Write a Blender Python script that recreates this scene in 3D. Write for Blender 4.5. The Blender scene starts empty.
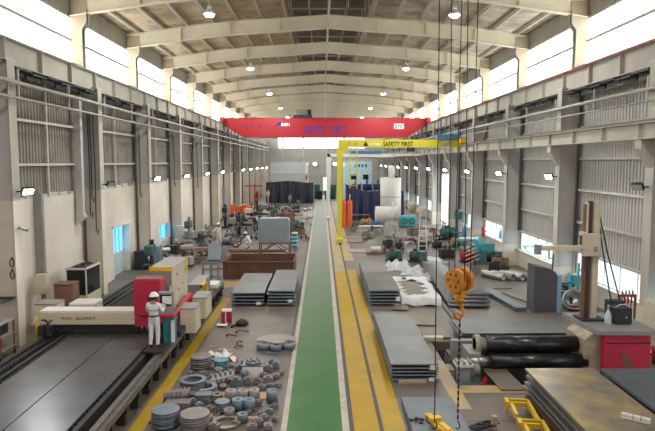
import bpy, bmesh, math, random
from mathutils import Vector, Matrix, Euler
random.seed(7)
PI = math.pi
SC = bpy.context.scene
COL = SC.collection

# ---------------------------------------------------------------- camera
F, CX, CY, H = 600.0, 327.5, 215.5, 6.3
TH = math.atan(53.5 / 600)
PSI = math.atan(6 / 600)
cam_d = bpy.data.cameras.new('camera')
cam_d.sensor_width = 36
cam_d.lens = F / 655 * 36
cam_d.clip_end = 600
cam = bpy.data.objects.new('camera', cam_d)
COL.objects.link(cam)
cam.location = (0, 0, H)
cam.rotation_euler = (PI / 2 - TH, 0, -PSI)
SC.camera = cam
_f = Vector((math.sin(PSI) * math.cos(TH), math.cos(PSI) * math.cos(TH), -math.sin(TH)))
_r = Vector((math.cos(PSI), -math.sin(PSI), 0))
_u = _r.cross(_f)
def _ray(x, y): return _f + _r * ((x - CX) / F) + _u * ((CY - y) / F)
def G(x, y, z=0.0):                      # pixel -> point at height z
    d = _ray(x, y); t = (z - H) / d.z
    return Vector((0, 0, H)) + d * t
def D(x, y, Y):                          # pixel -> point at depth Y
    d = _ray(x, y); t = Y / d.y
    return Vector((0, 0, H)) + d * t

# ---------------------------------------------------------------- world, exposure
w = bpy.data.worlds.new('sky'); SC.world = w; w.use_nodes = True
bg = w.node_tree.nodes['Background']
bg.inputs[0].default_value = (0.86, 0.94, 1.0, 1)
bg.inputs[1].default_value = 3.0
SC.view_settings.view_transform = 'Standard'
SC.view_settings.look = 'None'
SC.view_settings.gamma = 1
SC.view_settings.use_curve_mapping = False
SC.view_settings.exposure = 0.56
WINDOW_E = 4.8
LAMP_W = 1050.0
FLOOD_W = 120.0

# ---------------------------------------------------------------- materials
MATS = {}
def M(name, c, rough=.6, metal=0.0, var=.12, scale=2.0, c2=None, bump=0.0, fac=None, emit=0.0, detail=4, spec=None):
    if name in MATS: return MATS[name]
    m = bpy.data.materials.new(name); m.use_nodes = True
    nt = m.node_tree; b = nt.nodes['Principled BSDF']
    b.inputs['Roughness'].default_value = rough
    b.inputs['Metallic'].default_value = metal
    if spec is not None: b.inputs['Specular IOR Level'].default_value = spec
    tc = nt.nodes.new('ShaderNodeTexCoord')
    nz = nt.nodes.new('ShaderNodeTexNoise'); nz.inputs['Scale'].default_value = scale
    nz.inputs['Detail'].default_value = detail; nz.inputs['Roughness'].default_value = .62
    nt.links.new(tc.outputs['Object'], nz.inputs['Vector'])
    rp = nt.nodes.new('ShaderNodeValToRGB')
    lo, hi = fac or (.3, .7)
    rp.color_ramp.elements[0].position = lo; rp.color_ramp.elements[1].position = hi
    a = tuple(max(0, x * (1 - var)) for x in c); z = c2 if c2 else tuple(min(1, x * (1 + var)) for x in c)
    rp.color_ramp.elements[0].color = (*(c if c2 else a), 1); rp.color_ramp.elements[1].color = (*z, 1)
    nt.links.new(nz.outputs['Fac'], rp.inputs['Fac'])
    nt.links.new(rp.outputs['Color'], b.inputs['Base Color'])
    if bump:
        n2 = nt.nodes.new('ShaderNodeTexNoise'); n2.inputs['Scale'].default_value = scale * 8
        nt.links.new(tc.outputs['Object'], n2.inputs['Vector'])
        bp = nt.nodes.new('ShaderNodeBump'); bp.inputs['Strength'].default_value = bump
        bp.inputs['Distance'].default_value = .02
        nt.links.new(n2.outputs['Fac'], bp.inputs['Height']); nt.links.new(bp.outputs['Normal'], b.inputs['Normal'])
    if emit:
        b.inputs['Emission Color'].default_value = (*c, 1); b.inputs['Emission Strength'].default_value = emit
    MATS[name] = m
    return m
def glass(name, tint, mixf=.9):
    m = bpy.data.materials.new(name); m.use_nodes = True
    nt = m.node_tree; nt.nodes.clear()
    o = nt.nodes.new('ShaderNodeOutputMaterial'); mx = nt.nodes.new('ShaderNodeMixShader')
    t = nt.nodes.new('ShaderNodeBsdfTransparent'); g = nt.nodes.new('ShaderNodeBsdfGlossy')
    t.inputs[0].default_value = (*tint, 1); g.inputs['Roughness'].default_value = .05
    mx.inputs[0].default_value = 1 - mixf
    nt.links.new(t.outputs[0], mx.inputs[1]); nt.links.new(g.outputs[0], mx.inputs[2]); nt.links.new(mx.outputs[0], o.inputs[0])
    MATS[name] = m; return m

concrete = M('concrete_floor', (.112, .094, .077), .42, 0, scale=.45, c2=(.20, .168, .138), bump=.05, detail=8, spec=.35)
pitm = M('pit_concrete', (.07, .065, .06), .8)
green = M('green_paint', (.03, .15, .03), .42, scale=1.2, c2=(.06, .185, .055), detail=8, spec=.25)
# paint pales along the walkway: grazing glare and dusty wear mixed into the colour
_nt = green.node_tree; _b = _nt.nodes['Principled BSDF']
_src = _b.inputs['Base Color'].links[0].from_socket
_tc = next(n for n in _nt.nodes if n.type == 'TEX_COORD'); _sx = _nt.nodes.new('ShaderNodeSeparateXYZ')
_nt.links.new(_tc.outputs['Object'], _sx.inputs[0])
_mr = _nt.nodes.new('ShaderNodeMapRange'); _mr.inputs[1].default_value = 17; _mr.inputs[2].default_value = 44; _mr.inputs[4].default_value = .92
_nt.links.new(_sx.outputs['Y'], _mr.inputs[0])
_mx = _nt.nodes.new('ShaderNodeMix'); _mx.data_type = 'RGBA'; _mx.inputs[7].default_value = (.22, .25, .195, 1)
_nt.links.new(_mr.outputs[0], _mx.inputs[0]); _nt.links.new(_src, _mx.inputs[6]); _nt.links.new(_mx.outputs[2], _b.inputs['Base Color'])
whitep = M('white_line_paint', (.52, .50, .42), .6, scale=3, c2=(.36, .34, .29), fac=(.4, .75))
yellowp = M('yellow_floor_paint', (.52, .33, .008), .45, scale=1.5, c2=(.40, .26, .015), detail=8, spec=.25)
yellow_worn = M('worn_yellow_floor_paint', (.50, .36, .12), .5, scale=.6, c2=(.36, .30, .22), fac=(.4, .6), detail=8)
groove = M('rail_groove', (.10, .085, .07), .7)
cream = M('cream_wall_paint', (.80, .75, .66), .75, scale=.3, c2=(.60, .53, .43), detail=8)
cream_steel = M('cream_steel_paint', (.36, .295, .20), .6, scale=1, var=.08)
beige = M('beige_girder_paint', (.46, .43, .36), .6, scale=.8, var=.12)
rafterm = M('rafter_paint', (.66, .59, .44), .6, scale=.6, var=.1)
greysteel = M('grey_column_paint', (.47, .47, .445), .65, scale=.5, c2=(.57, .57, .54), detail=8, bump=.05)
flangem = M('column_flange_paint', (.47, .44, .37), .6, scale=.7, var=.1)
clad_l = M('brown_grey_cladding', (.20, .165, .125), .55, .15, scale=.2, c2=(.38, .365, .335), detail=8)
clad_r = M('grey_cladding', (.42, .41, .385), .5, .15, scale=.25, c2=(.50, .49, .46), detail=8)
clad_e = M('eave_cladding', (.34, .31, .25), .55, .1, scale=.3, c2=(.42, .39, .32))
roofm = M('roof_sheet', (.30, .205, .11), .42, .2, scale=.8, c2=(.66, .53, .36), fac=(.35, .75), detail=8)
roofr = M('roof_sheet_grey', (.31, .24, .15), .4, .2, scale=.7, c2=(.66, .61, .52), fac=(.35, .7), detail=8)
monm = M('ridge_vent_sheet', (.075, .048, .03), .7, scale=.6, c2=(.17, .13, .10))
purlm = M('purlin_galvanised', (.50, .45, .37), .5, .2, var=.1)
girtm = M('girt_galvanised', (.52, .50, .45), .5, .2, var=.1)
pipem = M('grey_pipe_paint', (.45, .44, .40), .5, .2)
darkm = M('dark_steel', (.045, .045, .05), .5, .4)
blackm = M('black_paint', (.02, .02, .022), .5)
trackm = M('rail_steel', (.16, .12, .10), .5, .5)
redrail = M('red_conductor_bar', (.35, .06, .05), .5)
redm = M('red_crane_paint', (.43, .016, .024), .45, var=.08)
redmach = M('crimson_machine_paint', (.50, .02, .06), .45, var=.08)
yelm = M('yellow_crane_paint', (.70, .62, .04), .45, var=.06)
yellift = M('yellow_lifting_paint', (.75, .48, .02), .45, var=.08)
orange = M('orange_hook_paint', (.72, .27, .02), .5, scale=6, c2=(.45, .16, .02), fac=(.45, .75))
orangef = M('orange_red_paint', (.80, .13, .03), .55)
bluet = M('blue_lettering', (.05, .03, .26), .6)
blackt = M('black_lettering', (.02, .02, .02), .6)
whitet = M('white_lettering', (.8, .8, .78), .6)
redt = M('red_lettering', (.6, .08, .05), .6)
bluem = M('blue_paint', (.04, .16, .32), .5)
teal = M('teal_machine_paint', (.03, .24, .28), .45)
tealdk = M('dark_green_machine_paint', (.05, .13, .12), .5)
cyan = M('cyan_paint', (.06, .36, .42), .45)
gasblue = M('gas_cylinder_blue', (.04, .22, .42), .4)
skyblue = M('pale_blue_cabin_panel', (.48, .66, .72), .5)
steel = M('mill_steel_plate', (.095, .105, .105), .42, .4, scale=.7, c2=(.165, .175, .17), detail=8, bump=.03)
steel_b = M('blue_grey_mill_steel', (.14, .17, .20), .42, .5, scale=.7, c2=(.22, .255, .28), detail=8)
steel_edge = M('blue_steel_cut_edge', (.26, .34, .42), .45, .4, scale=3)
steel_y = M('yellow_rusted_steel_plate', (.19, .185, .17), .38, .5, scale=.9, c2=(.46, .35, .16), fac=(.38, .6), detail=10)
steel_d = M('dark_blue_steel_plate', (.10, .12, .145), .42, .5, scale=.8, c2=(.16, .18, .20), detail=8)
plate_br = M('brown_steel_plate', (.24, .20, .15), .5, .3, scale=1, c2=(.17, .14, .11), detail=8)
sheet_lt = M('bright_cut_sheet', (.17, .18, .20), .33, .75, scale=.6, c2=(.26, .27, .295), detail=8)
blued = M('blue_grey_cut_part', (.14, .19, .24), .5, .5, scale=4, c2=(.24, .26, .28))
bluep = M('pale_blue_cut_part', (.13, .205, .26), .5, .4, scale=5, c2=(.25, .27, .285))
greyp = M('grey_cut_part', (.22, .205, .20), .5, .4, scale=4, c2=(.31, .29, .28))
purpp = M('purple_grey_cut_part', (.20, .175, .18), .55, .3, scale=4, c2=(.27, .24, .24))
rust = M('rusty_brown_steel', (.17, .075, .045), .8, .1, scale=1.5, c2=(.10, .05, .035), detail=8)
rustf = M('rusty_frame', (.20, .11, .07), .8, .1, scale=4)
wood = M('pale_timber', (.52, .38, .24), .8, scale=3)
wooddk = M('dark_timber', (.23, .14, .08), .85, scale=3)
plastic = M('white_plastic_film', (.58, .59, .59), .35, var=.05, bump=.4, scale=4)
paper = M('white_paper', (.82, .81, .78), .7, var=.03)
greyblue = M('grey_blue_sheet_steel', (.24, .30, .33), .45, .3, scale=2, c2=(.30, .36, .39))
greengrey = M('green_grey_frame_paint', (.22, .28, .27), .55, scale=2)
machcream = M('cream_machine_paint', (.62, .56, .42), .5, scale=2, var=.08)
machgrey = M('grey_machine_paint', (.27, .265, .25), .5, scale=2)
whitem = M('white_enamel', (.72, .71, .67), .45, var=.05)
tankm = M('white_tank_paint', (.66, .64, .60), .5, scale=.8, var=.07)
navy = M('navy_tarpaulin', (.010, .014, .05), .6, scale=1.5, c2=(.02, .025, .075))
navyg = M('dark_slate_tarpaulin', (.016, .022, .042), .6, scale=1.5, c2=(.028, .035, .06))
boothm = M('grey_booth_panel', (.50, .53, .54), .5, scale=.5, var=.06)
brownm = M('brown_cabinet_paint', (.20, .10, .07), .6)
rubber = M('black_rubber', (.02, .02, .02), .7)
cover = M('white_coverall_cloth', (.74, .76, .78), .85, scale=10, var=.06)
skinm = M('skin', (.35, .20, .13), .6, var=.05)
hairm = M('black_hair', (.02, .015, .012), .7)
boots = M('dark_boots', (.03, .025, .02), .7)
helm = M('white_helmet', (.82, .82, .78), .35, var=.03)
rollm = M('black_roll_steel', (.035, .035, .04), .3, .8, scale=5, c2=(.09, .09, .10))
chromem = M('bright_worn_steel', (.50, .50, .50), .3, .9, scale=3)
outm = M('outdoor_paving', (.45, .44, .42), .8)
day = M('daylight_glazing', (.96, 1.0, 1.0), .4, emit=WINDOW_E, var=0)
bulb = M('lamp_glow', (1.0, .97, .90), .4, emit=30, var=0)
lampm = M('lamp_reflector', (.65, .65, .62), .35, .4)
gl_clear = glass('clear_glass', (.92, .97, .97), .94)
gl_blue = glass('blue_tinted_glass', (.30, .62, .85), .9)
gl_dark = M('black_glass', (.012, .018, .02), .12, 0, var=0)

# ---------------------------------------------------------------- helpers
def tag(o, label=None, cat=None, group=None, kind=None):
    if label: o['label'] = label
    if cat: o['category'] = cat
    if group: o['group'] = group
    if kind: o['kind'] = kind
    return o
def thing(name, label, cat, loc=(0, 0, 0), rz=0.0, group=None):
    o = bpy.data.objects.new(name, None); COL.objects.link(o)
    o.empty_display_size = .2
    o.location = loc; o.rotation_euler = (0, 0, rz)
    return tag(o, label, cat, group)
def put(name, mesh, parent=None, loc=(0, 0, 0), rot=(0, 0, 0)):
    o = bpy.data.objects.new(name, mesh); COL.objects.link(o)
    o.location = loc; o.rotation_euler = rot
    if parent: o.parent = parent
    return o
def dup(root, loc, rz=None, label=None, group=None):
    r = root.copy(); COL.objects.link(r); r.location = loc
    if rz is not None: r.rotation_euler = (0, 0, rz)
    if label: r['label'] = label
    if group: r['group'] = group
    for ch in list(root.children):
        c = ch.copy(); COL.objects.link(c); c.parent = r
        for g in list(ch.children):
            d = g.copy(); COL.objects.link(d); d.parent = c
    return r

class MB:
    def __init__(s): s.v = []; s.f = []; s.m = []; s.sm = []
    def face(s, idx, m=0, sm=False): s.f.append(tuple(idx)); s.m.append(m); s.sm.append(sm)
    def add(s, vs): n = len(s.v); s.v += [tuple(v) for v in vs]; return n
    def box(s, x0, x1, y0, y1, z0, z1, m=0):
        n = s.add([(x0, y0, z0), (x1, y0, z0), (x1, y1, z0), (x0, y1, z0), (x0, y0, z1), (x1, y0, z1), (x1, y1, z1), (x0, y1, z1)])
        for q in ((3, 2, 1, 0), (4, 5, 6, 7), (0, 1, 5, 4), (1, 2, 6, 5), (2, 3, 7, 6), (3, 0, 4, 7)): s.face([n + i for i in q], m)
        return s
    def bar(s, p0, p1, wx, wz=None, m=0):
        p0, p1 = Vector(p0), Vector(p1); d = (p1 - p0).normalized(); wz = wz or wx
        up = Vector((0, 0, 1)) if abs(d.z) < .9 else Vector((0, 1, 0))
        a = d.cross(up).normalized(); b = a.cross(d)
        n = s.add([p + a * (sx * wx / 2) + b * (sz * wz / 2) for p in (p0, p1) for sx, sz in ((-1, -1), (1, -1), (1, 1), (-1, 1))])
        for q in ((0, 1, 2, 3), (7, 6, 5, 4), (0, 4, 5, 1), (1, 5, 6, 2), (2, 6, 7, 3), (3, 7, 4, 0)): s.face([n + i for i in q], m)
        return s
    def cyl(s, p0, p1, r, r1=None, n=16, m=0, caps=True):
        p0, p1 = Vector(p0), Vector(p1); d = (p1 - p0).normalized(); r1 = r if r1 is None else r1
        up = Vector((0, 0, 1)) if abs(d.z) < .9 else Vector((0, 1, 0))
        a = d.cross(up).normalized(); b = d.cross(a)
        k = s.add([p + (a * math.cos(2 * PI * i / n) + b * math.sin(2 * PI * i / n)) * rr for p, rr in ((p0, r), (p1, r1)) for i in range(n)])
        for i in range(n):
            j = (i + 1) % n; s.face((k + i, k + j, k + n + j, k + n + i), m, True)
        if caps:
            s.face([k + i for i in range(n)][::-1], m); s.face([k + n + i for i in range(n)], m)
        return s
    def ring(s, c, ri, ro, h, n=24, a0=0, a1=2 * PI, m=0):
        full = abs(a1 - a0) > 6.28; cnt = n if full else n + 1
        k = s.add([(c[0] + r * math.cos(a0 + (a1 - a0) * i / n), c[1] + r * math.sin(a0 + (a1 - a0) * i / n), c[2] + z)
                   for i in range(cnt) for r, z in ((ri, 0), (ro, 0), (ro, h), (ri, h))])
        for i in range(n):
            j = (i + 1) % cnt
            for q in range(4):
                s.face((k + i * 4 + q, k + i * 4 + (q + 1) % 4, k + j * 4 + (q + 1) % 4, k + j * 4 + q), m, q in (1, 3))
        if not full:
            s.face([k + q for q in (3, 2, 1, 0)], m); s.face([k + n * 4 + q for q in range(4)], m)
        return s
    def prism(s, poly, z0, z1, ax='z', m=0):
        def P(a, b, c): return (a, b, c) if ax == 'z' else ((c, a, b) if ax == 'x' else (a, c, b))
        n = len(poly); k = s.add([P(a, b, z) for z in (z0, z1) for a, b in poly])
        s.face([k + i for i in range(n)][::-1], m); s.face([k + n + i for i in range(n)], m)
        for i in range(n): j = (i + 1) % n; s.face((k + i, k + j, k + n + j, k + n + i), m)
        return s
    def tube(s, pts, r, n=8, m=0):
        pts = [Vector(p) for p in pts]; rings = []
        pa = None
        for i, p in enumerate(pts):
            d = (pts[min(i + 1, len(pts) - 1)] - pts[max(i - 1, 0)]).normalized()
            up = Vector((0, 0, 1)) if abs(d.z) < .95 else Vector((1, 0, 0))
            a = d.cross(up).normalized() if pa is None else (pa - d * pa.dot(d)).normalized()
            pa = a; b = d.cross(a)
            rings.append(s.add([p + (a * math.cos(2 * PI * q / n) + b * math.sin(2 * PI * q / n)) * r for q in range(n)]))
        for i in range(len(rings) - 1):
            for q in range(n):
                j = (q + 1) % n; s.face((rings[i] + q, rings[i] + j, rings[i + 1] + j, rings[i + 1] + q), m, True)
        s.face([rings[0] + q for q in range(n)][::-1], m); s.face([rings[-1] + q for q in range(n)], m)
        return s
    def lathe(s, prof, c=(0, 0, 0), n=20, m=0):
        rs = [s.add([(c[0] + r * math.cos(2 * PI * q / n), c[1] + r * math.sin(2 * PI * q / n), c[2] + z) for q in range(n)]) for r, z in prof]
        for i in range(len(rs) - 1):
            for q in range(n): j = (q + 1) % n; s.face((rs[i] + q, rs[i] + j, rs[i + 1] + j, rs[i + 1] + q), m, True)
        s.face([rs[0] + q for q in range(n)][::-1], m); s.face([rs[-1] + q for q in range(n)], m)
        return s
    def grid(s, fn, nu, nv, m=0, sm=True):
        k = s.add([fn(u / nu, v / nv) for v in range(nv + 1) for u in range(nu + 1)])
        for v in range(nv):
            for u in range(nu):
                a = k + v * (nu + 1) + u; s.face((a, a + 1, a + nu + 2, a + nu + 1), m, sm)
        return s
    def mesh(s, name, mats):
        me = bpy.data.meshes.new(name); me.from_pydata(s.v, [], s.f)
        for x in (mats if isinstance(mats, (list, tuple)) else [mats]): me.materials.append(x)
        me.polygons.foreach_set('material_index', s.m); me.polygons.foreach_set('use_smooth', s.sm)
        bm = bmesh.new(); bm.from_mesh(me); bmesh.ops.recalc_face_normals(bm, faces=bm.faces); bm.to_mesh(me); bm.free()
        me.update(); return me
    def build(s, name, mats, parent=None, loc=(0, 0, 0), rot=(0, 0, 0), bevel=0):
        o = put(name, s.mesh(name, mats), parent, loc, rot)
        if bevel:
            b = o.modifiers.new('bevel', 'BEVEL'); b.width = bevel; b.segments = 2; b.limit_method = 'ANGLE'
        return o
def BX(*a): return MB().box(*a)
def text(body, size, mat, parent, loc, rot=(PI / 2, 0, 0), name='lettering', ext=.004, align='LEFT'):
    c = bpy.data.curves.new(name, 'FONT'); c.body = body; c.size = size; c.extrude = ext; c.align_x = align; c.resolution_u = 2; c.offset = size * .018
    t = bpy.data.objects.new(name, c); COL.objects.link(t)
    dg = bpy.context.evaluated_depsgraph_get(); me = bpy.data.meshes.new_from_object(t.evaluated_get(dg))
    bpy.data.objects.remove(t); me.materials.clear(); me.materials.append(mat)
    return put(name, me, parent, loc, rot)
def struct(o): o['kind'] = 'structure'; return o
def light(name, kind, loc, power, parent, size=.2, rot=(0, 0, 0), color=(1, .985, .96)):
    l = bpy.data.lights.new(name, kind); l.energy = power; l.color = color
    if kind == 'AREA': l.size = size; l.shape = 'DISK'
    elif kind in ('POINT', 'SPOT'): l.shadow_soft_size = size
    if kind == 'SPOT': l.spot_size = math.radians(168); l.spot_blend = .35
    o = bpy.data.objects.new(name, l); COL.objects.link(o); o.location = loc; o.rotation_euler = rot
    if parent: o.parent = parent
    return o

# ================================================================ STRUCTURE
XLW, XRW = -11.17, 12.05                           # inner faces of the lower walls
XL, XR, XC = -11.5, 12.3, .4                       # outer wall planes, ridge
YB = [-27.4 + 8 * i for i in range(19)]            # column lines, last = 116.6
Y0, Y1 = YB[0], YB[-1]
def rz_(x):                                        # underside of the roof beams
    u = abs(x - XC); pts = [(0, 14.17), (3.5, 13.92), (5.4, 13.80), (7.8, 13.56), (11.1, 13.07), (12.0, 12.93)]
    for (a, za), (b, zb) in zip(pts, pts[1:]):
        if u <= b: return za + (zb - za) * (u - a) / (b - a)
    return 12.93

# ---- floor with the roll pit left open
PX0, PX1, PY0, PY1 = 3.85, 8.0, 16.45, 20.6
fb = MB()
fb.box(XL - .4, PX0, Y0, Y1, -.3, 0); fb.box(PX1, XR + .1, Y0, Y1, -.3, 0)
fb.box(PX0, PX1, Y0, PY0, -.3, 0); fb.box(PX0, PX1, PY1, Y1, -.3, 0)
floor = struct(fb.build('floor', concrete))
pb = MB(); pb.box(PX0, PX1, PY0, PY1, -1.1, -1.0); pb.box(PX0 - .1, PX0, PY0, PY1, -1.1, -.3); pb.box(PX1, PX1 + .1, PY0, PY1, -1.1, -.3)
pb.box(PX0, PX1, PY0 - .1, PY0, -1.1, -.3); pb.box(PX0, PX1, PY1, PY1 + .1, -1.1, -.3)
pb.build('pit', pitm, floor)
def strip(name, m, x0, x1, y0, y1, h=.004): return BX(x0, x1, y0, y1, -.002, h).build(name, m, floor)
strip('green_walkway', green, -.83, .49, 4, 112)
strip('walkway_line', whitep, -.97, -.83, 4, 112); strip('walkway_line', whitep, .49, .66, 4, 112)
strip('rail_groove', groove, .66, .77, 4, 112); strip('rail_groove', groove, 1.37, 1.47, 4, 112); strip('rail_groove', groove, -1.09, -1.02, 20, 112)
strip('yellow_lane', yellowp, .77, 1.37, 4, 34.2); strip('yellow_lane', yellowp, 1.47, 1.98, 4, 34.8)
strip('yellow_lane', yellow_worn, .77, 1.37, 34.2, 90); strip('yellow_lane', yellow_worn, 1.47, 2.1, 38, 60)
strip('yellow_line', yellowp, -4.55, -4.2, 6, 27.5)
strip('yellow_line', yellow_worn, -6.2, -3.9, 29.8, 31.6)
strip('yellow_line', yellow_worn, PX0 - .4, PX0, 14.8, 18.6); strip('yellow_line', yellow_worn, PX0, 6.2, PY0 - .55, PY0)
for y in range(20, 112, 6): strip('floor_joint', groove, XL + .5, -5.6 if y < 30 else -1.1, y - .01, y + .01, .002)
for y in range(26, 112, 6): strip('floor_joint', groove, 2.2, XR - .5, y - .01, y + .01, .002)
for x in (-8.2, -4.7, 5.5, 9): strip('floor_joint', groove, x - .01, x + .01, 30, 112, .002)

# ---- left wall: masonry with a doorway and a low window, cladding above
DOOR = (32.1, 34.7, 2.75); LOW = (41.3, 44.1, .8, 1.87); MZ = 4.9
wl = MB()
wl.box(XLW - .4, XLW, Y0, DOOR[0], 0, MZ); wl.box(XLW - .4, XLW, DOOR[0], DOOR[1], DOOR[2], MZ)
wl.box(XLW - .4, XLW, DOOR[1], LOW[0], 0, MZ); wl.box(XLW - .4, XLW, LOW[0], LOW[1], 0, LOW[2]); wl.box(XLW - .4, XLW, LOW[0], LOW[1], LOW[3], MZ)
wl.box(XLW - .4, XLW, LOW[1], Y1, 0, MZ)
wall_left = struct(wl.build('wall_left', cream))
BZ = 2.1
wr = MB(); DR = (53.2, 60.0, 5.2)
for a, b in zip(YB, YB[1:]):
    if a < DR[0] < b:
        wr.box(XRW, XRW + .3, a, DR[0], 0, 1.02); wr.box(XRW, XRW + .3, DR[1], b, 0, 1.02)
    else: wr.box(XRW, XRW + .3, a, b, 0, 1.02)
wall_right = struct(wr.build('wall_right', cream))

def corr(L, z0, z1, pitch=.25, d=.045):            # trapezoid cladding, runs along y, faces +x
    prof = []; n = int(L / pitch)
    for i in range(n):
        y = i * L / n; p = L / n
        prof += [(0, y), (0, y + .4 * p), (d, y + .5 * p), (d, y + .9 * p)]
    prof.append((0, L))
    mb = MB(); k = mb.add([(x, y, z) for x, y in prof for z in (z0, z1)])
    for i in range(len(prof) - 1): mb.face((k + 2 * i, k + 2 * i + 2, k + 2 * i + 3, k + 2 * i + 1))
    return mb
c_low_l = corr(8, MZ, 10.75).mesh('cladding', clad_l)
c_low_r = corr(8, BZ, 10.75).mesh('cladding', clad_r)
c_eave = corr(8, 12.9, 14.3).mesh('cladding', clad_e)
girt = MB().box(0, .1, 0, 8, -.05, .05).mesh('girt', girtm)
post = MB().box(0, .09, -.05, .05, MZ, 10.7).mesh('sheeting_post', girtm)
for i, y in enumerate(YB[:-1]):
    put('cladding_panel', c_low_l, wall_left, (XLW - .15, y, 0))
    put('eave_panel', c_eave, wall_left, (XL - .1, y, 0))
    put('eave_panel', c_eave, wall_right, (XR + .1, y + 8, 0), (0, 0, PI))
    if y < DR[0] < y + 8:
        for o_, a, b, z0 in (('cladding_panel', y, DR[0], BZ), ('cladding_panel', DR[1], y + 8, BZ), ('cladding_panel', DR[0], DR[1], DR[2])):
            put(o_, corr(b - a, z0, 10.75).mesh('cladding', clad_r), wall_right, (XRW + .15, b, 0), (0, 0, PI))
    else: put('cladding_panel', c_low_r, wall_right, (XRW + .15, y + 8, 0), (0, 0, PI))
    if y > 5:
        for z in (6.2, 7.85, 9.5): put('girt', girt, wall_left, (XLW - .02, y, z))
        put('sheeting_post', post, wall_left, (XLW - .02, y + 4, 0))
        for z in (2.14, 3.5, 5.0, 6.45, 7.9, 9.4):
            if y < DR[0] < y + 8 and z < DR[2]: continue
            put('girt', girt, wall_right, (XRW - .08, y, z))
BX(XLW, XLW + .06, DOOR[0] - .2, DOOR[1] + .2, DOOR[2], DOOR[2] + .12).build('lintel', cream, wall_left)
# rough grey mortar coping where masonry meets cladding
for y in [v for v in YB[:-1] if v > 10]:
    mb = MB()
    q = y + .6
    while q < y + 7.4:
        l = random.uniform(.4, 1.0); mb.box(XLW - .1, XLW + .02, q, q + l, MZ, MZ + random.uniform(.05, .2)); q += l + random.uniform(.05, .4)
    mb.build('coping', greysteel, wall_left)

# ---- columns
def column(side, y):                               # far edge of the flange lies at y
    s = 1 if side < 0 else -1
    xo = XLW if side < 0 else XRW
    xu = XL if side < 0 else XR
    fl = -10.3 if side < 0 else 11.15
    up = -10.95 if side < 0 else 11.75
    par = wall_left if side < 0 else wall_right
    split = 5.0 if side < 0 else 1.3
    def bx(mb, a, b, y0, y1, z0, z1, m): mb.box(min(a, b), max(a, b), y0, y1, z0, z1, m)
    mb = MB()
    ym = y - .25
    for z0, z1, mw, mf in ((0, split, 1, 1), (split, 9.65, 0, 2)):
        bx(mb, xo, fl - s * .03, ym - .08, ym + .08, z0, z1, mw)
        bx(mb, xo, xo + s * .03, y - .5, y, z0, z1, mw)
        bx(mb, fl - s * .03, fl, y - .5, y, z0, z1, mf)
    mb.box(min(xo, fl), max(xo, fl), y - .55, y + .05, 9.65, 9.72, 0)
    c = mb.build('steel_column', [greysteel, cream, flangem], par)
    # upper column with a haunch
    poly = [(xu, 9.72), (up, 9.72), (up, 12.35), (up + s * .22, 12.65), (up + s * .22, rz_(xu) + .75), (xu, rz_(xu) + .75)]
    ub = MB().prism(poly, ym - .06, ym + .06, 'y', 0)
    ub.prism([(up - s * .03, 9.72), (up, 9.72), (up, 12.35), (up + s * .22, 12.65), (up + s * .22, 13.2), (up + s * .19, 13.2), (up + s * .19, 12.67), (up - s * .03, 12.37)], y - .45, y, 'y', 1)
    ub.build('upper_column', [cream_steel, flangem], par)
    if side > 0:                                   # corbel for the low crane beam
        poly = [(fl, 6.1), (fl, 7.05), (10.72, 7.05), (10.72, 6.75)]
        MB().prism(poly, y - .45, y - .02, 'y').build('corbel', flangem, par)
for y in YB:
    if y > 5:
        column(-1, y); column(1, y)

# ---- upper daylight ribbons, one window per bay and side
wn = 0
def window(x, y, s):
    global wn
    wn += 1
    w_ = struct(bpy.data.objects.new('window_%d' % wn, None)); COL.objects.link(w_); w_.location = (x, y, 0)
    lo = MB().box(-.02, .02, .05, 7.95, 10.7, 11.87); up = MB().box(-.02, .02, .05, 7.95, 11.93, 12.9)
    return w_, lo, up
lo_m = MB().box(-.02, .02, .05, 7.95, 10.7, 11.87).mesh('pane', day)
up_m = MB().box(-.02, .02, .05, 7.95, 11.93, 12.9).mesh('pane', day)
mul_m = MB().box(-.07, .07, 0, 8, 11.83, 11.97).mesh('mullion', girtm)
frm_m = MB().box(-.06, .06, 0, 8, 12.88, 12.97).box(-.06, .06, 0, 8, 10.62, 10.72).mesh('window_frame', girtm)
for y in YB[:-1]:
    for x in (XL - .1, XR + .1):
        wn += 1
        w_ = struct(bpy.data.objects.new('window_%d' % wn, None)); COL.objects.link(w_); w_.location = (x, y, 0)
        put('pane', lo_m, w_); put('pane', up_m, w_); put('mullion', mul_m, w_); put('window_frame', frm_m, w_)
# low clear windows in the right wall
pane_c = MB().box(-.01, .01, 0, 1.2, 1.08, 2.04).mesh('pane', gl_clear)
for y in YB[:-1]:
    if y < 10 or y < DR[0] < y + 8: continue
    wn += 1
    w_ = struct(bpy.data.objects.new('window_%d' % wn, None)); COL.objects.link(w_); w_.location = (XRW + .1, y, 0)
    fr = MB().box(-.05, .05, .55, 7.45, 1.02, 1.08).box(-.05, .05, .55, 7.45, 2.04, 2.1)
    for k in range(6): fr.box(-.04, .04, .55 + k * 1.36, .63 + k * 1.36, 1.05, 2.08)
    fr.build('window_frame', whitem, w_)
    MB().box(-.05, .05, 0, .55, 1.02, 2.1).box(-.05, .05, 7.45, 8, 1.02, 2.1).build('side_panel', clad_r, w_)
    for k in range(5): put('pane', pane_c, w_, (0, .64 + k * 1.36, 0))
    MB().box(-.28, -.02, .3, 7.7, .98, 1.03).build('window_sill', girtm, w_)
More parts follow.
